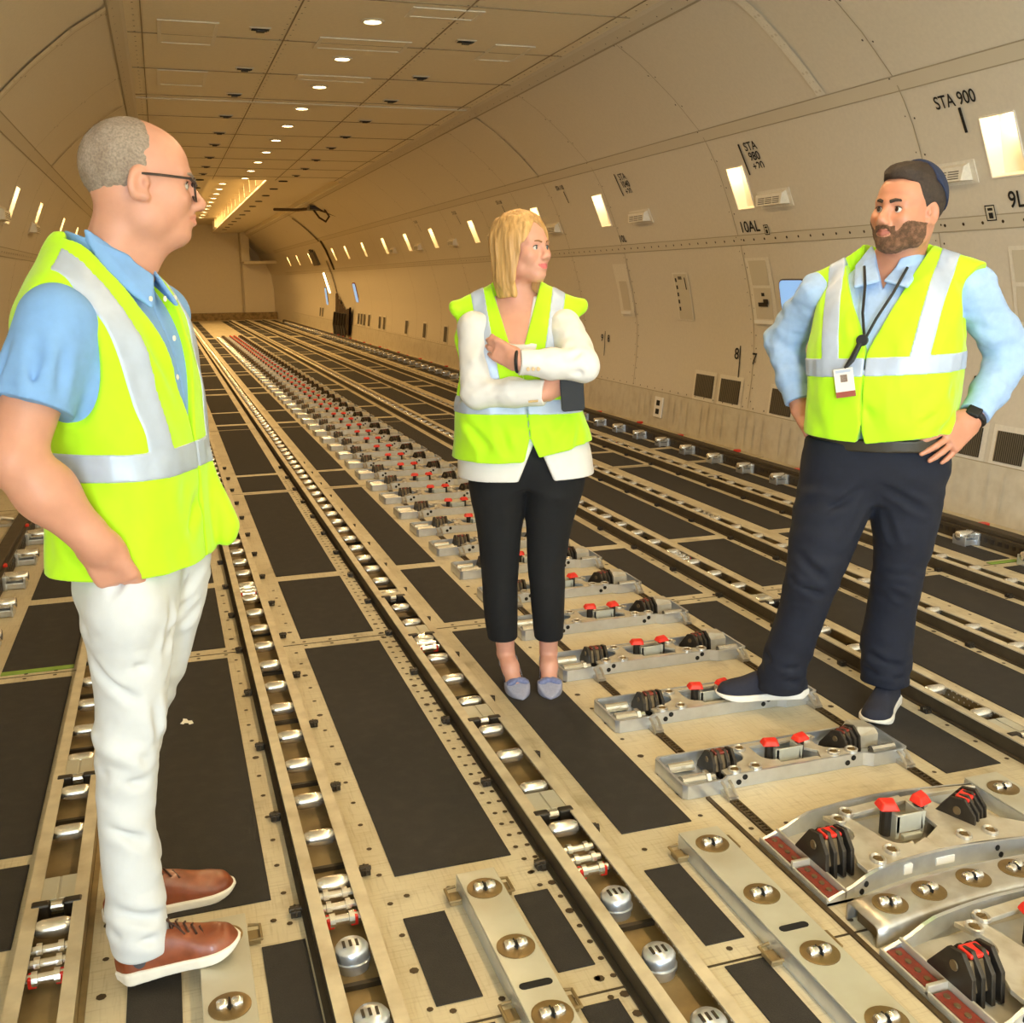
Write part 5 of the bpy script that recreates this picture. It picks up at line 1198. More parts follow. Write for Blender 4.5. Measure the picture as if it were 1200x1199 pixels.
        a, b = V(*hl), V(*te); ax = b - a; L = np.linalg.norm(ax); ax /= L; sd = V(-ax[1], ax[0], 0)
        for k in range(3):
            c = a + ax * L * (.44 + .06 * k); zz = .104 - .010 * k
            tube_obj('lace', [c + sd * .02 + V(0, 0, zz - .008), c + V(0, 0, zz + .002), c - sd * .02 + V(0, 0, zz - .008)], .0024, M['strap_black'], sh, 6)
    # lanyard, clip and badge; watch; ring
    fz = lambda x, z: tuple(T.out(x, (.185 if z < 1.35 else .165 - (z - 1.35) * .55), z))
    ln = empty('lanyard'); ln.parent = o
    tube_obj('cord', [fz(.062, 1.475), fz(.050, 1.42), fz(.040, 1.34), fz(.030, 1.262)], .0042, M['strap_black'], ln); tube_obj('cord', [fz(-.062, 1.47), fz(-.035, 1.40), fz(.0, 1.325), fz(.030, 1.262)], .0042, M['strap_black'], ln)
    mb = MB(); mb.cyl((0, -.006, 0), .017, .014, 'y', 16); b = mb.build('reel', M['strap_black'], ln, .002); b.matrix_local = Matrix.Translation(T.out(.032, .205, 1.262)) @ Matrix([list(r) for r in T.R]).to_4x4()
    tube_obj('clip', [T.out(.036, .212, 1.255), T.out(.056, .222, 1.205), T.out(.072, .228, 1.18)], [.008, .009, .005], M['strap_black'], ln)
    mb = MB(); mb.box(-.028, .028, -.002, .002, -.085, .0); b = mb.build('badge', M['badge'], ln, .001); mb = MB(); mb.box(-.028, .028, -.0026, .0026, -.085, -.068); b2 = mb.build('badge_stripe', M['badge_red'], ln)
    mb = MB(); mb.box(-.010, .010, -.0026, .0026, -.040, -.018); b3 = mb.build('badge_photo', M['hair_grey'], ln); mb = MB(); mb.box(-.022, .022, -.0026, .0026, -.012, -.004); b4 = mb.build('badge_header', M['reflect'], ln)
    for q in (b, b2, b3, b4): q.matrix_local = Matrix.Translation(T.out(.078, .230, 1.180)) @ Matrix([list(r) for r in T.R]).to_4x4() @ Matrix.Rotation(.18, 4, 'Y')
    a, e = V(*WL), V(*EL); ax = (a - e) / np.linalg.norm(a - e); sdv = np.cross(ax, V(0, 0, 1)); sdv /= np.linalg.norm(sdv); up = np.cross(sdv, ax); wa = empty('watch'); wa.parent = o; c = a - ax * .002
    tube_obj('watch_strap', [tuple(c + (sdv * math.cos(t) + up * math.sin(t)) * .033) for t in np.linspace(0, 2 * PI, 22)], .010, M['strap_black'], wa)
    out = (-up * .0 + V(-.2, -.95, .25)); out -= ax * (out @ ax); out /= np.linalg.norm(out)
    def face_(P): return box(P, tuple(c + out * .036), (.021, .018, .008), .006, np.stack([np.cross(ax, out), ax, out], 1))
    sdf_object('watch_face', face_, tuple(c - .08), tuple(c + .08), .0028, M['black_gloss'], wa)
    return o
if SHOW_PEOPLE:
    build_left_man(); build_woman(); build_bearded_man()
# ================================================================== cargo deck hardware
# ---- roller tracks
def roller_mesh(L=.084, r=.021):
    mb = MB(); h = L / 2
    mb.lathe([(.004, -h), (r * .55, -h + .001), (r * .86, -h + .008), (r, -h + .02), (r, h - .02), (r * .86, h - .008), (r * .55, h - .001), (.004, h)], (0, 0, 0), 'x', 14)
    me = mb.mesh('roller', M['roller']); smooth_by_angle(me, 50); return me
ROLL = roller_mesh()
mb = MB(); mb.lathe([(.036, -.052), (.036, -.03), (.04, -.029), (.04, -.022), (.036, -.021), (.036, .0), (.03, .008), (.015, .012), (.002, .012)], (0, 0, 0), 'z', 20); DRUM = mb.mesh('caster', M['alu_clean']); smooth_by_angle(DRUM, 40)
mb = MB()
for k in range(3): mb.box(-.02 + .014 * k, -.014 + .014 * k, -.014, .008, .0105, .0135)
DRUM_TOP = mb.mesh('caster_slots', M['dark'])
mb = MB(); mb.box(-.05, .05, -.055, .055, -.03, -.004); mb.box(-.045, -.002, -.05, .05, -.004, .0); mb.box(.002, .045, -.05, .05, -.004, .0); LOCKP = mb.mesh('stop_plate', M['plate'], .003)
mb = MB(); mb.box(-.0205, .0205, -.082, -.056, -.03, .006); LOCKC = mb.mesh('stop_cap', M['dark'], .005)
mb = MB(); mb.cyl((-.012, -.07, -.006), .010, .024, 'x', 10); mb.cyl((-.05, -.07, -.01), .004, .1, 'x', 6); LOCKR = mb.mesh('stop_pin', M['roller'])
mb = MB(); mb.cyl((-.042, 0, 0), .0105, .084, 'x', 10); mb.lathe([(.004, -.03), (.016, -.028), (.016, -.016), (.004, -.014)], (0, 0, 0), 'x', 10); mb.lathe([(.004, .014), (.016, .016), (.016, .028), (.004, .03)], (0, 0, 0), 'x', 10); SMALLR = mb.mesh('idler', M['roller'])
mb = MB(); mb.box(-.011, .011, -.016, .016, -.016, .014); REDB = mb.mesh('red_block', M['red'], .003)
mb = MB(); mb.box(-.016, .016, -.02, .02, 0, .022); mb.cyl((-.02, 0, .018), .009, .04, 'x', 8); mb.tube([(0, -.03, .008), (0, -.012, .02), (0, .02, .02), (0, .034, .006)], .005, 6); CLIP = mb.mesh('tie_clip', M['dark'], .002)
def put(me, parent, loc, name=None, rz=0, sc=None):
    o = bpy.data.objects.new(name or me.name.split('.')[0], me); COL.objects.link(o); o.parent = parent; o.location = loc
    if rz: o.rotation_euler = (0, 0, rz)
    if sc: o.scale = sc
    return o
def track(x0, x1, label, r_y, pitch, plates, yend=41.5, near=True, pinch=None, ystart=1.25, clips=True):
    t = empty('roller_track', ((x0 + x1) / 2, ystart, 0)); tag(t, label, 'roller track', 'roller tracks running along the deck')
    w = (x1 - x0) / 2; Ln = yend - ystart; f = .030
    for s, nm in ((-1, 'rail'), (1, 'rail')):
        mb = MB(); a, b = sorted((s * w, s * (w - f))); mb.box(a, b, 0, Ln, .050, .055); c = s * (w - .004); a, b = sorted((c, s * (w - f + .018)))
        mb.box(a, b, 0, Ln, .0, .050) if False else None
        mb.build(nm, M['flange'], t)
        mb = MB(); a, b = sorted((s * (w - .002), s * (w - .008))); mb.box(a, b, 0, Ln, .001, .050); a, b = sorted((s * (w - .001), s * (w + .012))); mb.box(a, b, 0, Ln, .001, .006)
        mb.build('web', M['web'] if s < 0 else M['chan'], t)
        mb = MB()                                            # bright perforations near the front
        for k in range(60):
            y = .05 + k * .025
            for zz in (.018, .036):
                dot(mb, (s * (w - .0085), y + (.012 if zz > .02 else 0), zz), (-s, 0, 0), .0035, 6)
        if s > 0: mb.build('perforation', M['strap'], t)
    mb = MB(); mb.box(-w + .008, w - .008, 0, Ln, .001, .006); mb.build('channel', M['chan'], t)
    mb = MB(); mb.box(-w + .008, w - .008, 0, .012, .006, .018); cb = mb.mesh('cross_bar', M['web'])
    for k in range(28): put(cb, t, (0, .2 + .47 * k, 0))
    ys = [y for y in r_y]; y = ys[-1] + pitch
    while y < yend - .1: ys.append(y); y += pitch
    ys = [y for y in ys if y > ystart + .03]
    stuff = MB(); n = 0
    for y in ys:
        if y < 2.06:
            c = put(DRUM, t, (0, y - ystart, .052)); put(DRUM_TOP, c, (0, 0, 0)); continue
        if n < 92: put(ROLL, t, (0, y - ystart, .040)); n += 1
        else: stuff.lathe([(.008, -.042), (.021, -.025), (.021, .025), (.008, .042)], (0, y - ystart, .040), 'x', 6)
    tag(stuff.build('roller', M['roller'], t), kind='stuff')
    for y in plates:
        p = put(LOCKP, t, (0, y - ystart, .052)); put(LOCKC, p, (-.0345, 0, 0)); put(LOCKC, p, (.0345, 0, 0)); put(LOCKR, p, (0, 0, 0))
    for y in (pinch or []):
        for i, dy in enumerate((.05, 0, -.05)):
            q = put(SMALLR, t, (0, y + dy - ystart, .036))
            if i != 1: pass
        for q in (-1, 1): put(REDB, t, (q * .027, y - .05 - ystart, .034), sc=(.8, .8, .8))
    if clips:
        for k in range(14):
            for s in (-1, 1): put(CLIP, t, (s * (w + .025), 1.05 + .47 * k + .06 * s, .001), sc=(.75, .75, .75))
    return t
RY = [1.55, 1.775, 2.002, 2.275, 2.502, 2.71, 2.94, 3.15, 3.385, 3.59]
track(.212, .348, 'roller track running beside the shoes of the person in pale trousers', RY, .222, [], pinch=[2.185, 4.86])
RB = [1.55, 1.768, 1.993, 2.335, 2.57, 2.79, 2.98, 3.225]
track(.820, .966, 'roller track passing in front of the person in white, with greenish stop plates', RB, .222, [3.12, 2.475, 4.0, 4.55], pinch=[2.185, 3.86])
track(-.405, -.272, 'roller track behind the legs of the person in pale trousers', [1.55, 1.79, 2.31, 2.75, 2.98, 3.2], .222, [3.13, 2.46], pinch=[2.185], clips=False)
track(2.376, 2.508, 'roller track just behind the feet of the person in navy', [1.55, 1.77, 2.0, 2.33, 2.564, 2.78, 3.0], .222, [3.9, 2.45], pinch=[4.7])
track(2.972, 3.085, 'roller track in the middle between the person in navy and the side wall', [2.1, 2.33, 2.56], .235, [], pinch=[5.5, 9.3])
track(3.605, 3.720, 'roller track beside the guide rail of the marked wall, last before that wall', [2.1, 2.33, 2.56], .235, [6.6], pinch=[8.4])

# ---- powered drive trays in the centre row
def taperplate(mb, poly, z0, z1): mb.prism(poly, z0, z1)
def arcpoly(cx, cy, r, a0, a1, n=7): return [(cx + r * math.cos(math.radians(a0 + (a1 - a0) * i / n)), cy + r * math.sin(math.radians(a0 + (a1 - a0) * i / n))) for i in range(n + 1)]
def bolt_meshes():
    mb = MB(); mb.lathe([(.020, .0), (.020, .006), (.017, .008), (.014, .006), (.012, .004)], (0, 0, 0), 'z', 14); a = mb.mesh('bolt_ring', M['alu'])
    mb = MB(); mb.cyl((0, 0, .002), .012, .003, 'z', 12); mb.box(-.010, .010, -.002, .002, .004, .008); b = mb.mesh('bolt_slot', M['brass'])
    return a, b
BOLT, BSLOT = bolt_meshes()
def bolt(parent, x, y, z, s=1.0):
    o = put(BOLT, parent, (x, y, z), 'bolt', sc=(s, s, s)); put(BSLOT, o, (0, 0, 0), 'bolt_slot'); return o
mb = MB()                                                    # pivoting pawl: cheek plates, wedge and pin
for x in (-.034, -.012, .012, .034):
    P = [(-.055, .0), (.05, .0), (.045, .02), (.005, .072), (-.025, .078), (-.05, .05)]
    mb.add([(x - .005, y, z) for y, z in P] + [(x + .005, y, z) for y, z in P], [tuple(range(6)), tuple(range(11, 5, -1))] + [(i, 6 + i, 6 + (i + 1) % 6, (i + 1) % 6) for i in range(6)])
PAWL = mb.mesh('pawl', M['dark'], .0015)
mb = MB(); mb.add([(-.026, -.045, .02), (.026, -.045, .02), (.026, .035, .012), (-.026, .035, .012), (-.024, -.03, .066), (.024, -.03, .066), (.024, .0, .058), (-.024, .0, .058)], [(3, 2, 1, 0), (4, 5, 6, 7), (0, 1, 5, 4), (1, 2, 6, 5), (2, 3, 7, 6), (3, 0, 4, 7)])
mb.cyl((-.042, -.012, .05), .009, .084, 'x', 10); PAWLW = mb.mesh('pawl_wedge', M['olive'], .002)
mb = MB(); mb.box(-.022, .022, -.03, .0, .066, .074); PAWLR = mb.mesh('pawl_cap', M['rust'], .003)
def pawl(parent, x, y, z, rz=0, s=1.0, red=False):
    o = put(PAWL, parent, (x, y, z), 'pawl', rz, (s, s, s)); put(PAWLW, o, (0, 0, 0)); 
    c = put(PAWLR, o, (0, 0, 0))
    if red: c.data = PAWLRED
    return o
PAWLRED = PAWLR.copy(); PAWLRED.materials.clear(); PAWLRED.materials.append(M['red'])
mb = MB(); mb.box(-.045, .045, .0, .006, .012, .052); mb.box(-.045, -.033, -.0, .05, .0, .052); mb.box(.033, .045, -.0, .05, .0, .052); mb.box(-.03, .03, -.012, .0, .0, .012); BRK = mb.mesh('bracket', M['plate'], .002)
mb = MB()
mb.cyl((0, .028, .0), .014, .06, 'z', 10)
SPR = mb.mesh('spring_post', M['dark'])
mb = MB(); mb.add([(-.026, -.022, 0), (.026, -.022, 0), (.03, .012, .004), (-.03, .012, .004), (-.015, -.014, .016), (.015, -.014, .016), (.02, .008, .020), (-.02, .008, .020)], [(3, 2, 1, 0), (4, 5, 6, 7), (0, 1, 5, 4), (1, 2, 6, 5), (2, 3, 7, 6), (3, 0, 4, 7)])
REDT = mb.mesh('release_tab', M['red'], .004)
def center_unit(parent, x, y, z, s=1.0):
    o = put(BRK, parent, (x, y, z), 'bracket', sc=(s, s, s)); put(SPR, o, (-.052, 0, 0)); put(SPR, o, (.052, 0, 0))
    for q in (-1, 1): put(REDT, o, (q * .052, .028, .06), rz=q * .25)
    return o
def tray_body(mb, D=.20):
    H, T = .043, .008
    out = [(0.012, 0), (.125, 0), (.150, .018), (.61, .018), (.635, 0), (.748, 0), (.76, .012), (.76, D - .012), (.748, D), (.012, D), (0, D - .012), (0, .012)]
    mb.prism(out, .001, .010)
    n = len(out)
    cx, cy = .38, D / 2
    inn = [(x + (T if x < .14 else -T if x > .62 else 0) * (1 if (x < .02 or x > .74 or y in (.012, D - .012)) else .0), y + (T if y < cy else -T)) for x, y in out]
    for i in range(n):
        j = (i + 1) % n
        mb.add([(*out[i], .010), (*out[j], .010), (*out[j], H), (*out[i], H), (*inn[i], .010), (*inn[j], .010), (*inn[j], H), (*inn[i], H)],
               [(0, 1, 2, 3), (5, 4, 7, 6), (3, 2, 6, 7)])
def tray_plates(mb, D=.20):
    z0, z1 = .033, .042
    # left wing, with two concave cut-outs, then the right wing and the two tie strips
    mb.prism([(.15, .026), (.345, .026), (.345, .07)] + arcpoly(.345, .11, .04, 270, 180, 5) + [(.305, D - .01), (.235, D - .01)] + arcpoly(.215, .135, .045, 60, -80, 6) + [(.205, .075), (.15, .06)], z0, z1)
    mb.prism([(.47, .026), (.60, .026), (.60, .06), (.56, .07)] + arcpoly(.555, .125, .045, 250, 110, 6) + [(.53, D - .01), (.455, D - .01), (.455, .12), (.49, .08)], z0, z1)
    mb.prism([(.345, .026), (.47, .026), (.47, .048), (.345, .048)], z0, z1); mb.prism([(.305, D - .03), (.455, D - .03), (.455, D - .01), (.305, D - .01)], z0, z1)
mb = MB(); tray_body(mb); BODY = mb.mesh('tray_body', M['alu_clean'])
mb = MB(); tray_plates(mb); PLATE = mb.mesh('top_plate', M['cast'], .0015)
mb = MB()
mb.cyl((0, .0165, 0), .0085, .0025, 'y', 10)
TBOLT = mb.mesh('side_bolt', M['hole'])
mb = MB(); mb.cyl((.015, .05, .038), .020, .075, 'x', 12); mb.cyl((.09, .05, .038), .026, .012, 'x', 6); mb.cyl((.102, .05, .038), .014, .02, 'x', 10); MOTOR = mb.mesh('drive_motor', M['roller'])
mb = MB(); mb.cyl((0, 0, 0), .015, .082, 'x', 10); EROLL = mb.mesh('end_roller', M['roller'])
mb = MB(); mb.box(.645, .725, .10, .18, .02, .062); mb.add([(.645, .10, .062), (.725, .10, .062), (.725, .18, .062), (.645, .18, .062), (.66, .12, .085), (.725, .12, .075), (.725, .18, .075), (.66, .18, .085)], [(4, 5, 6, 7), (0, 1, 5, 4), (1, 2, 6, 5), (2, 3, 7, 6), (3, 0, 4, 7)]); COVER = mb.mesh('drive_cover', M['cast'], .003)
mb = MB()
for dx in (0,):
    for s in (-.012, .012): mb.tube([(.13 + dx + s, -.0, .052), (.13 + dx + s, -.016, .046), (.13 + dx + s, -.05, .008)], .005, 6)
    mb.box(.115 + dx, .145 + dx, -.05, .0, .002, .02)
HINGE = mb.mesh('hinge_clip', M['alu'])
mb = MB()
for dx in (0,):
    mb.box(.117 + dx, .122 + dx, -.275, -.045, .0005, .007); mb.box(.138 + dx, .143 + dx, -.275, -.045, .0005, .007)
    for k in range(14): mb.box(.122 + dx, .138 + dx, -.272 + .0165 * k, -.265 + .0165 * k, .0005, .006)
CHAIN = mb.mesh('link_strip', M['chain'])
def make_tray():
    t = empty('drive_tray')
    b = put(BODY, t, (0, 0, 0))
    for x in (.205, .185, .555, .575): put(TBOLT, b, (x, 0, .031 if x in (.205, .575) else .018))
    put(PLATE, t, (0, 0, 0))
    for x, y in ((.185, .045), (.255, .045), (.27, .165), (.525, .05), (.585, .045), (.50, .16)): bolt(t, x, y, .042)
    pawl(t, .165, .115, .011); pawl(t, .595, .12, .011, rz=.35)
    center_unit(t, .395, .085, .010)
    put(MOTOR, t, (0, 0, -.010)); put(EROLL, t, (.02, .145, .026)); put(EROLL, t, (.66, .05, .027)); put(COVER, t, (0, 0, -.010))
    for dx in (0, .60): put(HINGE, t, (dx, 0, 0), sc=(1, 1, .75)); put(CHAIN, t, (dx, 0, 0))
    return t
proto = make_tray(); TX, TY, TP = 1.297, 2.43, .4735
# a joined low-detail version for the trays too small to show their parts
def joined(root):
    mb = MB(); mats = []
    def walk(o, Mx):
        m = Mx @ Matrix.LocRotScale(o.location, o.rotation_euler, o.scale)
        if o.type == 'MESH':
            if o.data.materials[0] not in mats: mats.append(o.data.materials[0])
            mb.cm = mats.index(o.data.materials[0])
            mb.add([tuple(m @ v.co) for v in o.data.vertices], [list(p.vertices) for p in o.data.polygons])
        for c in o.children: walk(c, m)
    for c in root.children: walk(c, Matrix.Identity(4))
    return mb.mesh('drive_tray', mats)
far_me = joined(proto)
for i in range(56):
    y = TY + TP * i
    if i == 0: o = proto
    elif i < 22: o = copy_tree(proto)
    else: o = bpy.data.objects.new('drive_tray', far_me); COL.objects.link(o)
    o.location = (TX, y, 0)
    lab = {0: 'straight metal drive tray with red tabs, first of its row, next to the arched trays', 1: 'metal drive tray under the raised shoe of the person in navy', 2: 'metal drive tray just behind the raised shoe of the person in navy'}.get(i, 'straight metal drive tray with red tabs, %s from the front of its row' % nth(i + 1))
    tag(o, lab, 'drive tray', 'powered drive trays in the centre row')
# ---- arched trays and ball strips in the foreground
def arched_tray(y0, label, xs=1.375, Wd=.86, D=.30):
    t = empty('arched_tray', (xs, y0, 0)); t.scale = (.78, 1, 1); tag(t, label, 'drive tray', 'arched drive trays in the foreground')
    H = .058; T = .010
    def zt(x): return .012 + (H - .012) * min(1, max(0, x / .17)) if x < .17 else H
    N = 18
    bulge = lambda x: .035 * math.sin(PI * min(1, max(0, (x - .1) / (Wd - .1))))
    for base, s in ((0, 1), (D, -1)):
        mb = MB()
        for i in range(N):
            a, b = Wd * i / N, Wd * (i + 1) / N
            ya, yb = base + bulge(a) , base + bulge(b)
            mb.add([(a, ya, .001), (b, yb, .001), (b, yb, zt(b)), (a, ya, zt(a)), (a, ya + s * T, .001), (b, yb + s * T, .001), (b, yb + s * T, zt(b)), (a, ya + s * T, zt(a))],
                   [(0, 1, 2, 3), (7, 6, 5, 4), (3, 2, 6, 7)] if s > 0 else [(3, 2, 1, 0), (4, 5, 6, 7), (7, 6, 2, 3)])
        mb.build('side_wall', M['alu_clean'], t)
    mb = MB(); mb.prism([(0, 0), (Wd, bulge(Wd)), (Wd, D), (0, D)], .0005, .008); mb.build('pan', M['cast'], t)
    mb = MB()
    for x in (0, .062): mb.box(x, x + .007, .0, D, .008, .036 if x else .020)
    mb.box(0, .07, .145, .155, .008, .034)
    mb.build('end_frame', M['cast'], t, .002)
    for a, b in ((.012, .14), (.16, D - .012)):
        mb = MB(); mb.box(.009, .060, a, b, .010, .020); mb.build('red_strip', M['rust'], t, .003)
        mb = MB()
        for k in range(4): mb.cyl((.034, a + .02 + .03 * k, .02), .008, .003, 'z', 8)
        mb.build('strip_bolt', M['olive'], t)
    def poly(P, m='cast', nm='top_plate', z=H):
        mb = MB(); mb.prism(P, z - .012, z); return mb.build(nm, M[m], t, .002)
    b = bulge
    poly([(.16, .012 + b(.16)), (.46, .012 + b(.46)), (.46, .07 + b(.46)), (.40, .085)] + arcpoly(.38, .15, .055, 300, 180, 6) + [(.30, D - .03), (.225, D - .02)] + arcpoly(.21, .20, .05, 50, -90, 6) + [(.16, .06)])
    poly([(.46, .012 + b(.46)), (.84, .012 + b(.84)), (.84, .08)] + arcpoly(.72, .20, .07, -60, -200, 7) + [(.62, D), (.56, D), (.545, .14), (.46, .10)])
    poly([(.30, D - .04), (.56, D - .02), (.56, D + .01), (.30, D - .005)]); poly([(.66, D - .01), (.86, D - .02), (.86, D + .0), (.66, D + .02)])
    for x, y in ((.225, .05), (.30, .075), (.255, .245), (.31, .27), (.58, .075), (.68, .07), (.59, .25)): bolt(t, x, y, H, 1.15)
    pawl(t, .115, .15, .012, s=1.35, red=True); pawl(t, .68, .19, .012, rz=.4, s=1.35, red=True); center_unit(t, .47, .17, .02, 1.25)
    mb = MB()
    for x, z in ((.125, .018), (.142, .034), (.66, .040), (.675, .02)): mb.cyl((x, -.002 + b(x), z), .008, .004, 'y', 10)
    mb.build('side_bolt', M['hole'], t)
    mb = MB()
    for x, w_, h_ in ((.30, .03, .03), (.43, .07, .022)): mb.box(x, x + w_, b(x) - .0025, b(x + w_) + .001, .022, .022 + h_ * .85)
    mb.build('sticker', M['white'], t)
    return t
arched_tray(1.86, 'arched drive tray with red tabs and red-brown end strips, behind the curved ball strip')
arched_tray(1.368, 'arched drive tray with red tabs cut by the bottom corner of the photo')
def ball_disc(parent, x, y, z, r=.042, rz=0.0):
    mb = MB(); mb.lathe([(r, 0), (r, .002), (r * .93, .003), (r * .45, .0015), (.003, .001)], (0, 0, 0), 'z', 26)
    d = mb.build('roller_disc', M['brass'], parent, smooth=True); d.location = (x, y, z); d.rotation_euler = (0, 0, rz)
    for s in (-1, 1):
        mb = MB(); mb.lathe([(.002, -.0115), (.010, -.011), (.013, -.006), (.013, .006), (.010, .011), (.002, .0115)], (0, 0, 0), 'x', 12); o = mb.build('ball', M['ball'], d, smooth=True); o.location = (s * .0145, .003, .003)
    mb = MB(); mb.box(-.0015, .0015, -.012, .018, .001, .009); mb.build('divider', M['hole'], d)
    return d
def ball_strip(x0, x1, y0, y1, balls, slots, label):
    t = empty('ball_strip', ((x0 + x1) / 2, y0, 0)); tag(t, label, 'ball strip', 'ball roller strips in the foreground'); w = (x1 - x0) / 2; L = y1 - y0; H = .05
    mb = MB(); mb.box(-w, w, 0, L, H - .006, H); mb.build('top_plate', M['plate'], t, .002)
    for s in (-1, 1):
        mb = MB(); a, b = sorted((s * w, s * (w - .005))); mb.box(a, b, 0, L, .001, H - .006); mb.build('side_plate', M['alu_clean'], t)
        for y in (L - .035, L - .47):
            mb = MB(); a, b = sorted((s * w, s * (w + .028))); mb.box(a, b, y - .02, y + .02, .001, .012); mb.tube([(s * (w + .004), y - .03, .02), (s * (w + .03), y - .028, .018), (s * (w + .03), y + .028, .018), (s * (w + .004), y + .03, .02)], .004, 6); mb.build('tie_clip', M['chan'], t)
    for y in balls: ball_disc(t, 0, y - y0, H)
    for y in slots:
        mb = MB(); P = []
        for cx_, a0, a1 in ((.026, -90, 90), (-.026, 90, 270)): P += arcpoly(cx_, 0, .010, a0, a1, 6)
        mb.prism(P, H, H + .0012); o = mb.build('slot', M['hole'], t); o.location = (0, y - y0, 0)
    return t
ball_strip(.567, .663, 1.25, 2.205, [2.123, 1.891, 1.665, 1.44], [1.762], 'flat metal ball strip between two roller tracks, before the long black patch')
ball_strip(1.160, 1.272, 1.25, 2.20, [2.123, 1.889, 1.659, 1.439], [1.757], 'flat metal ball strip beside the arched trays, with a black slot')
ball_strip(-.032, .072, 1.25, 2.21, [2.134, 1.896, 1.665], [], 'flat metal ball strip under the front shoe of the person in pale trousers')
ball_strip(2.066, 2.178, 1.25, 2.205, [2.118, 1.89, 1.66], [], 'flat metal ball strip cut by the side edge of the photo beyond the arched trays')
t = empty('curved_ball_strip', (1.388, 1.69, 0)); tag(t, 'curved ball strip with bronze discs between the two arched trays', 'ball strip')
mb = MB(); N = 16; Wd = .8; prof = [(0, .001), (0, .038), (.006, .047), (.016, .05), (.10, .05), (.112, .046), (.116, .036), (.116, .001)]
bul = lambda x: .035 * math.sin(PI * min(1, x / Wd))
vs = []; fs = []; k = len(prof)
for i in range(N + 1):
    x = Wd * i / N
    vs += [(x, y + bul(x), z) for y, z in prof]
for i in range(N):
    for j in range(k - 1): fs.append((i * k + j, (i + 1) * k + j, (i + 1) * k + j + 1, i * k + j + 1))
mb.add(vs, fs); o = mb.build('channel_cover', M['alu'], t, smooth=True); sol = o.modifiers.new('s', 'SOLIDIFY'); sol.thickness = .005; sol.offset = -1
mb = MB(); mb.box(.02, .05, .012, .10, .002, .04); mb.build('end_block', M['olive'], t)
for x in (.082, .20, .335, .46, .59): ball_disc(t, x, .058 + bul(x), .05, .040, random.uniform(-.3, .5))
# centre guide line under the arched trays
mb = MB(); mb.box(1.36, 1.372, 1.3, 2.42, .0005, .006); mb.build('panel_seam', M['chain'], floor)
# ---- side guide rails with spring rollers
mb = MB(); mb.lathe([(.003, -.055), (.022, -.053), (.026, -.048), (.026, .048), (.022, .053), (.003, .055)], (0, 0, 0), 'x', 14); GROLL = mb.mesh('guide_roller', M['roller']); smooth_by_angle(GROLL, 50)
mb = MB(); mb.box(-.05, .06, -.035, .035, .0, .03); mb.box(-.055, -.045, -.05, .05, .0, .055); mb.box(.03, .085, -.05, .05, .0, .07); GBASE = mb.mesh('roller_base', M['alu_clean'], .004)
mb = MB(); mb.cyl((0, 0, .055), .035, .02, 'z', 12); mb.cyl((0, 0, .0), .022, .06, 'z', 10); GCAP = mb.mesh('red_knob', M['red'], .003)
mb = MB(); mb.tube([(-.05, -.03, .02), (0, 0, .05), (.06, .02, .03)], .014, 8); mb.tube([(-.05, .05, .02), (0, 0, .05)], .012, 8); mb.box(-.06, .06, -.04, .06, 0, .018); GLATCH = mb.mesh('latch', M['alu'], .002)
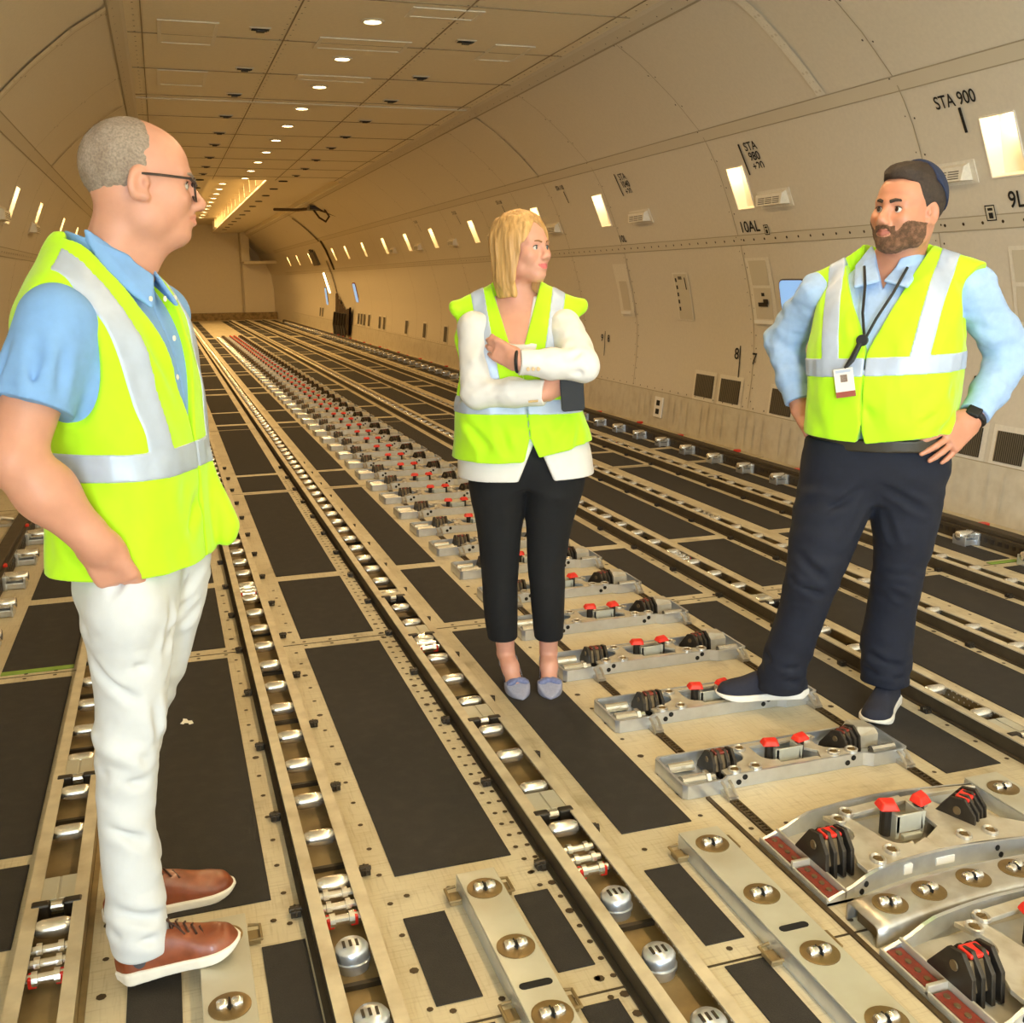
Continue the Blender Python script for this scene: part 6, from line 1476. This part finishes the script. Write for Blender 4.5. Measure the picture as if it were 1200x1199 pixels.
def side_rail(xb, s, label):
    """s = +1: the rollers face -x"""
    t = empty('guide_rail', (xb, 1.3, 0)); tag(t, label, 'guide rail')
    L = 38.0
    mb = MB(); a, b = sorted((0, s * .10)); mb.box(a, b, 0, L, .001, .075); a, b = sorted((s * .015, s * .085)); mb.box(a, b, 0, L, .075, .10); mb.build('beam', M['web'], t, .004)
    mb = MB()
    for k in range(150): a, b = sorted((-s * .002, s * .004)); mb.box(a, b, .3 + .05 * k, .325 + .05 * k, .03, .055)
    mb.build('beam_teeth', M['dark'], t)
    for k in range(78):
        y = 4.503 + .4665 * (k - 6) - 1.3
        if y < .1 or y > L - .2: continue
        o = put(GBASE, t, (-s * .045, y, .001), rz=0 if s > 0 else PI); put(GROLL, o, (-.015, 0, .055))
        if k % 2 == 0 and k < 60: put(GCAP, t, (s * ((.20 if k % 4 else .24) if s > 0 else .03), y + .15, .001 if s > 0 else .02), sc=(.9, .9, .9))
        if k % 2 == 1 and k < 60: o = put(GLATCH, t, (s * .20, y + .1, .001))
    return t
side_rail(4.135, 1, 'dark guide rail with white rollers and red knobs along the wall with markings')
side_rail(-.835, -1, 'dark guide rail with white rollers beside the elbow of the person in pale trousers')
# bit of paper on the black patch
t = empty('paper_scrap', (-.028, 3.47, .0036)); tag(t, 'small torn white paper scrap lying on the black patch behind the person in pale trousers', 'paper scrap')
from_px = [(-.012, .03), (.0, .022), (.004, .006), (.016, .004), (.02, -.02), (.006, -.026), (.004, -.012), (-.008, -.008), (-.012, -.018), (-.022, -.01), (-.014, .008)]
mb = MB(); mb.prism(from_px, .0, .0015); mb.build('scrap', M['paper'], t)
# camera ------------------------------------------------------------
cam = bpy.data.cameras.new('camera'); co = bpy.data.objects.new('camera', cam); COL.objects.link(co)
cam.sensor_fit = 'HORIZONTAL'; cam.sensor_width = 36; cam.lens = 36 * 1225 / 1200; cam.clip_start = .05; cam.clip_end = 200
Rm = Matrix(((0.94976862, 0.07828552, -0.30300322), (-0.31275498, 0.20299912, -0.92788775), (-0.01113079, 0.97604443, 0.21728638)))
co.matrix_world = Matrix.Translation((0, 0, 1.45)) @ Rm.to_4x4()
sc = bpy.context.scene; sc.camera = co
sc.view_settings.view_transform = 'Standard'; sc.view_settings.look = 'None'; sc.view_settings.gamma = 1.0; sc.view_settings.exposure = EXPOSURE
sc.cycles.max_bounces = 8; sc.cycles.diffuse_bounces = 5; sc.cycles.glossy_bounces = 4; sc.cycles.sample_clamp_indirect = 6.0
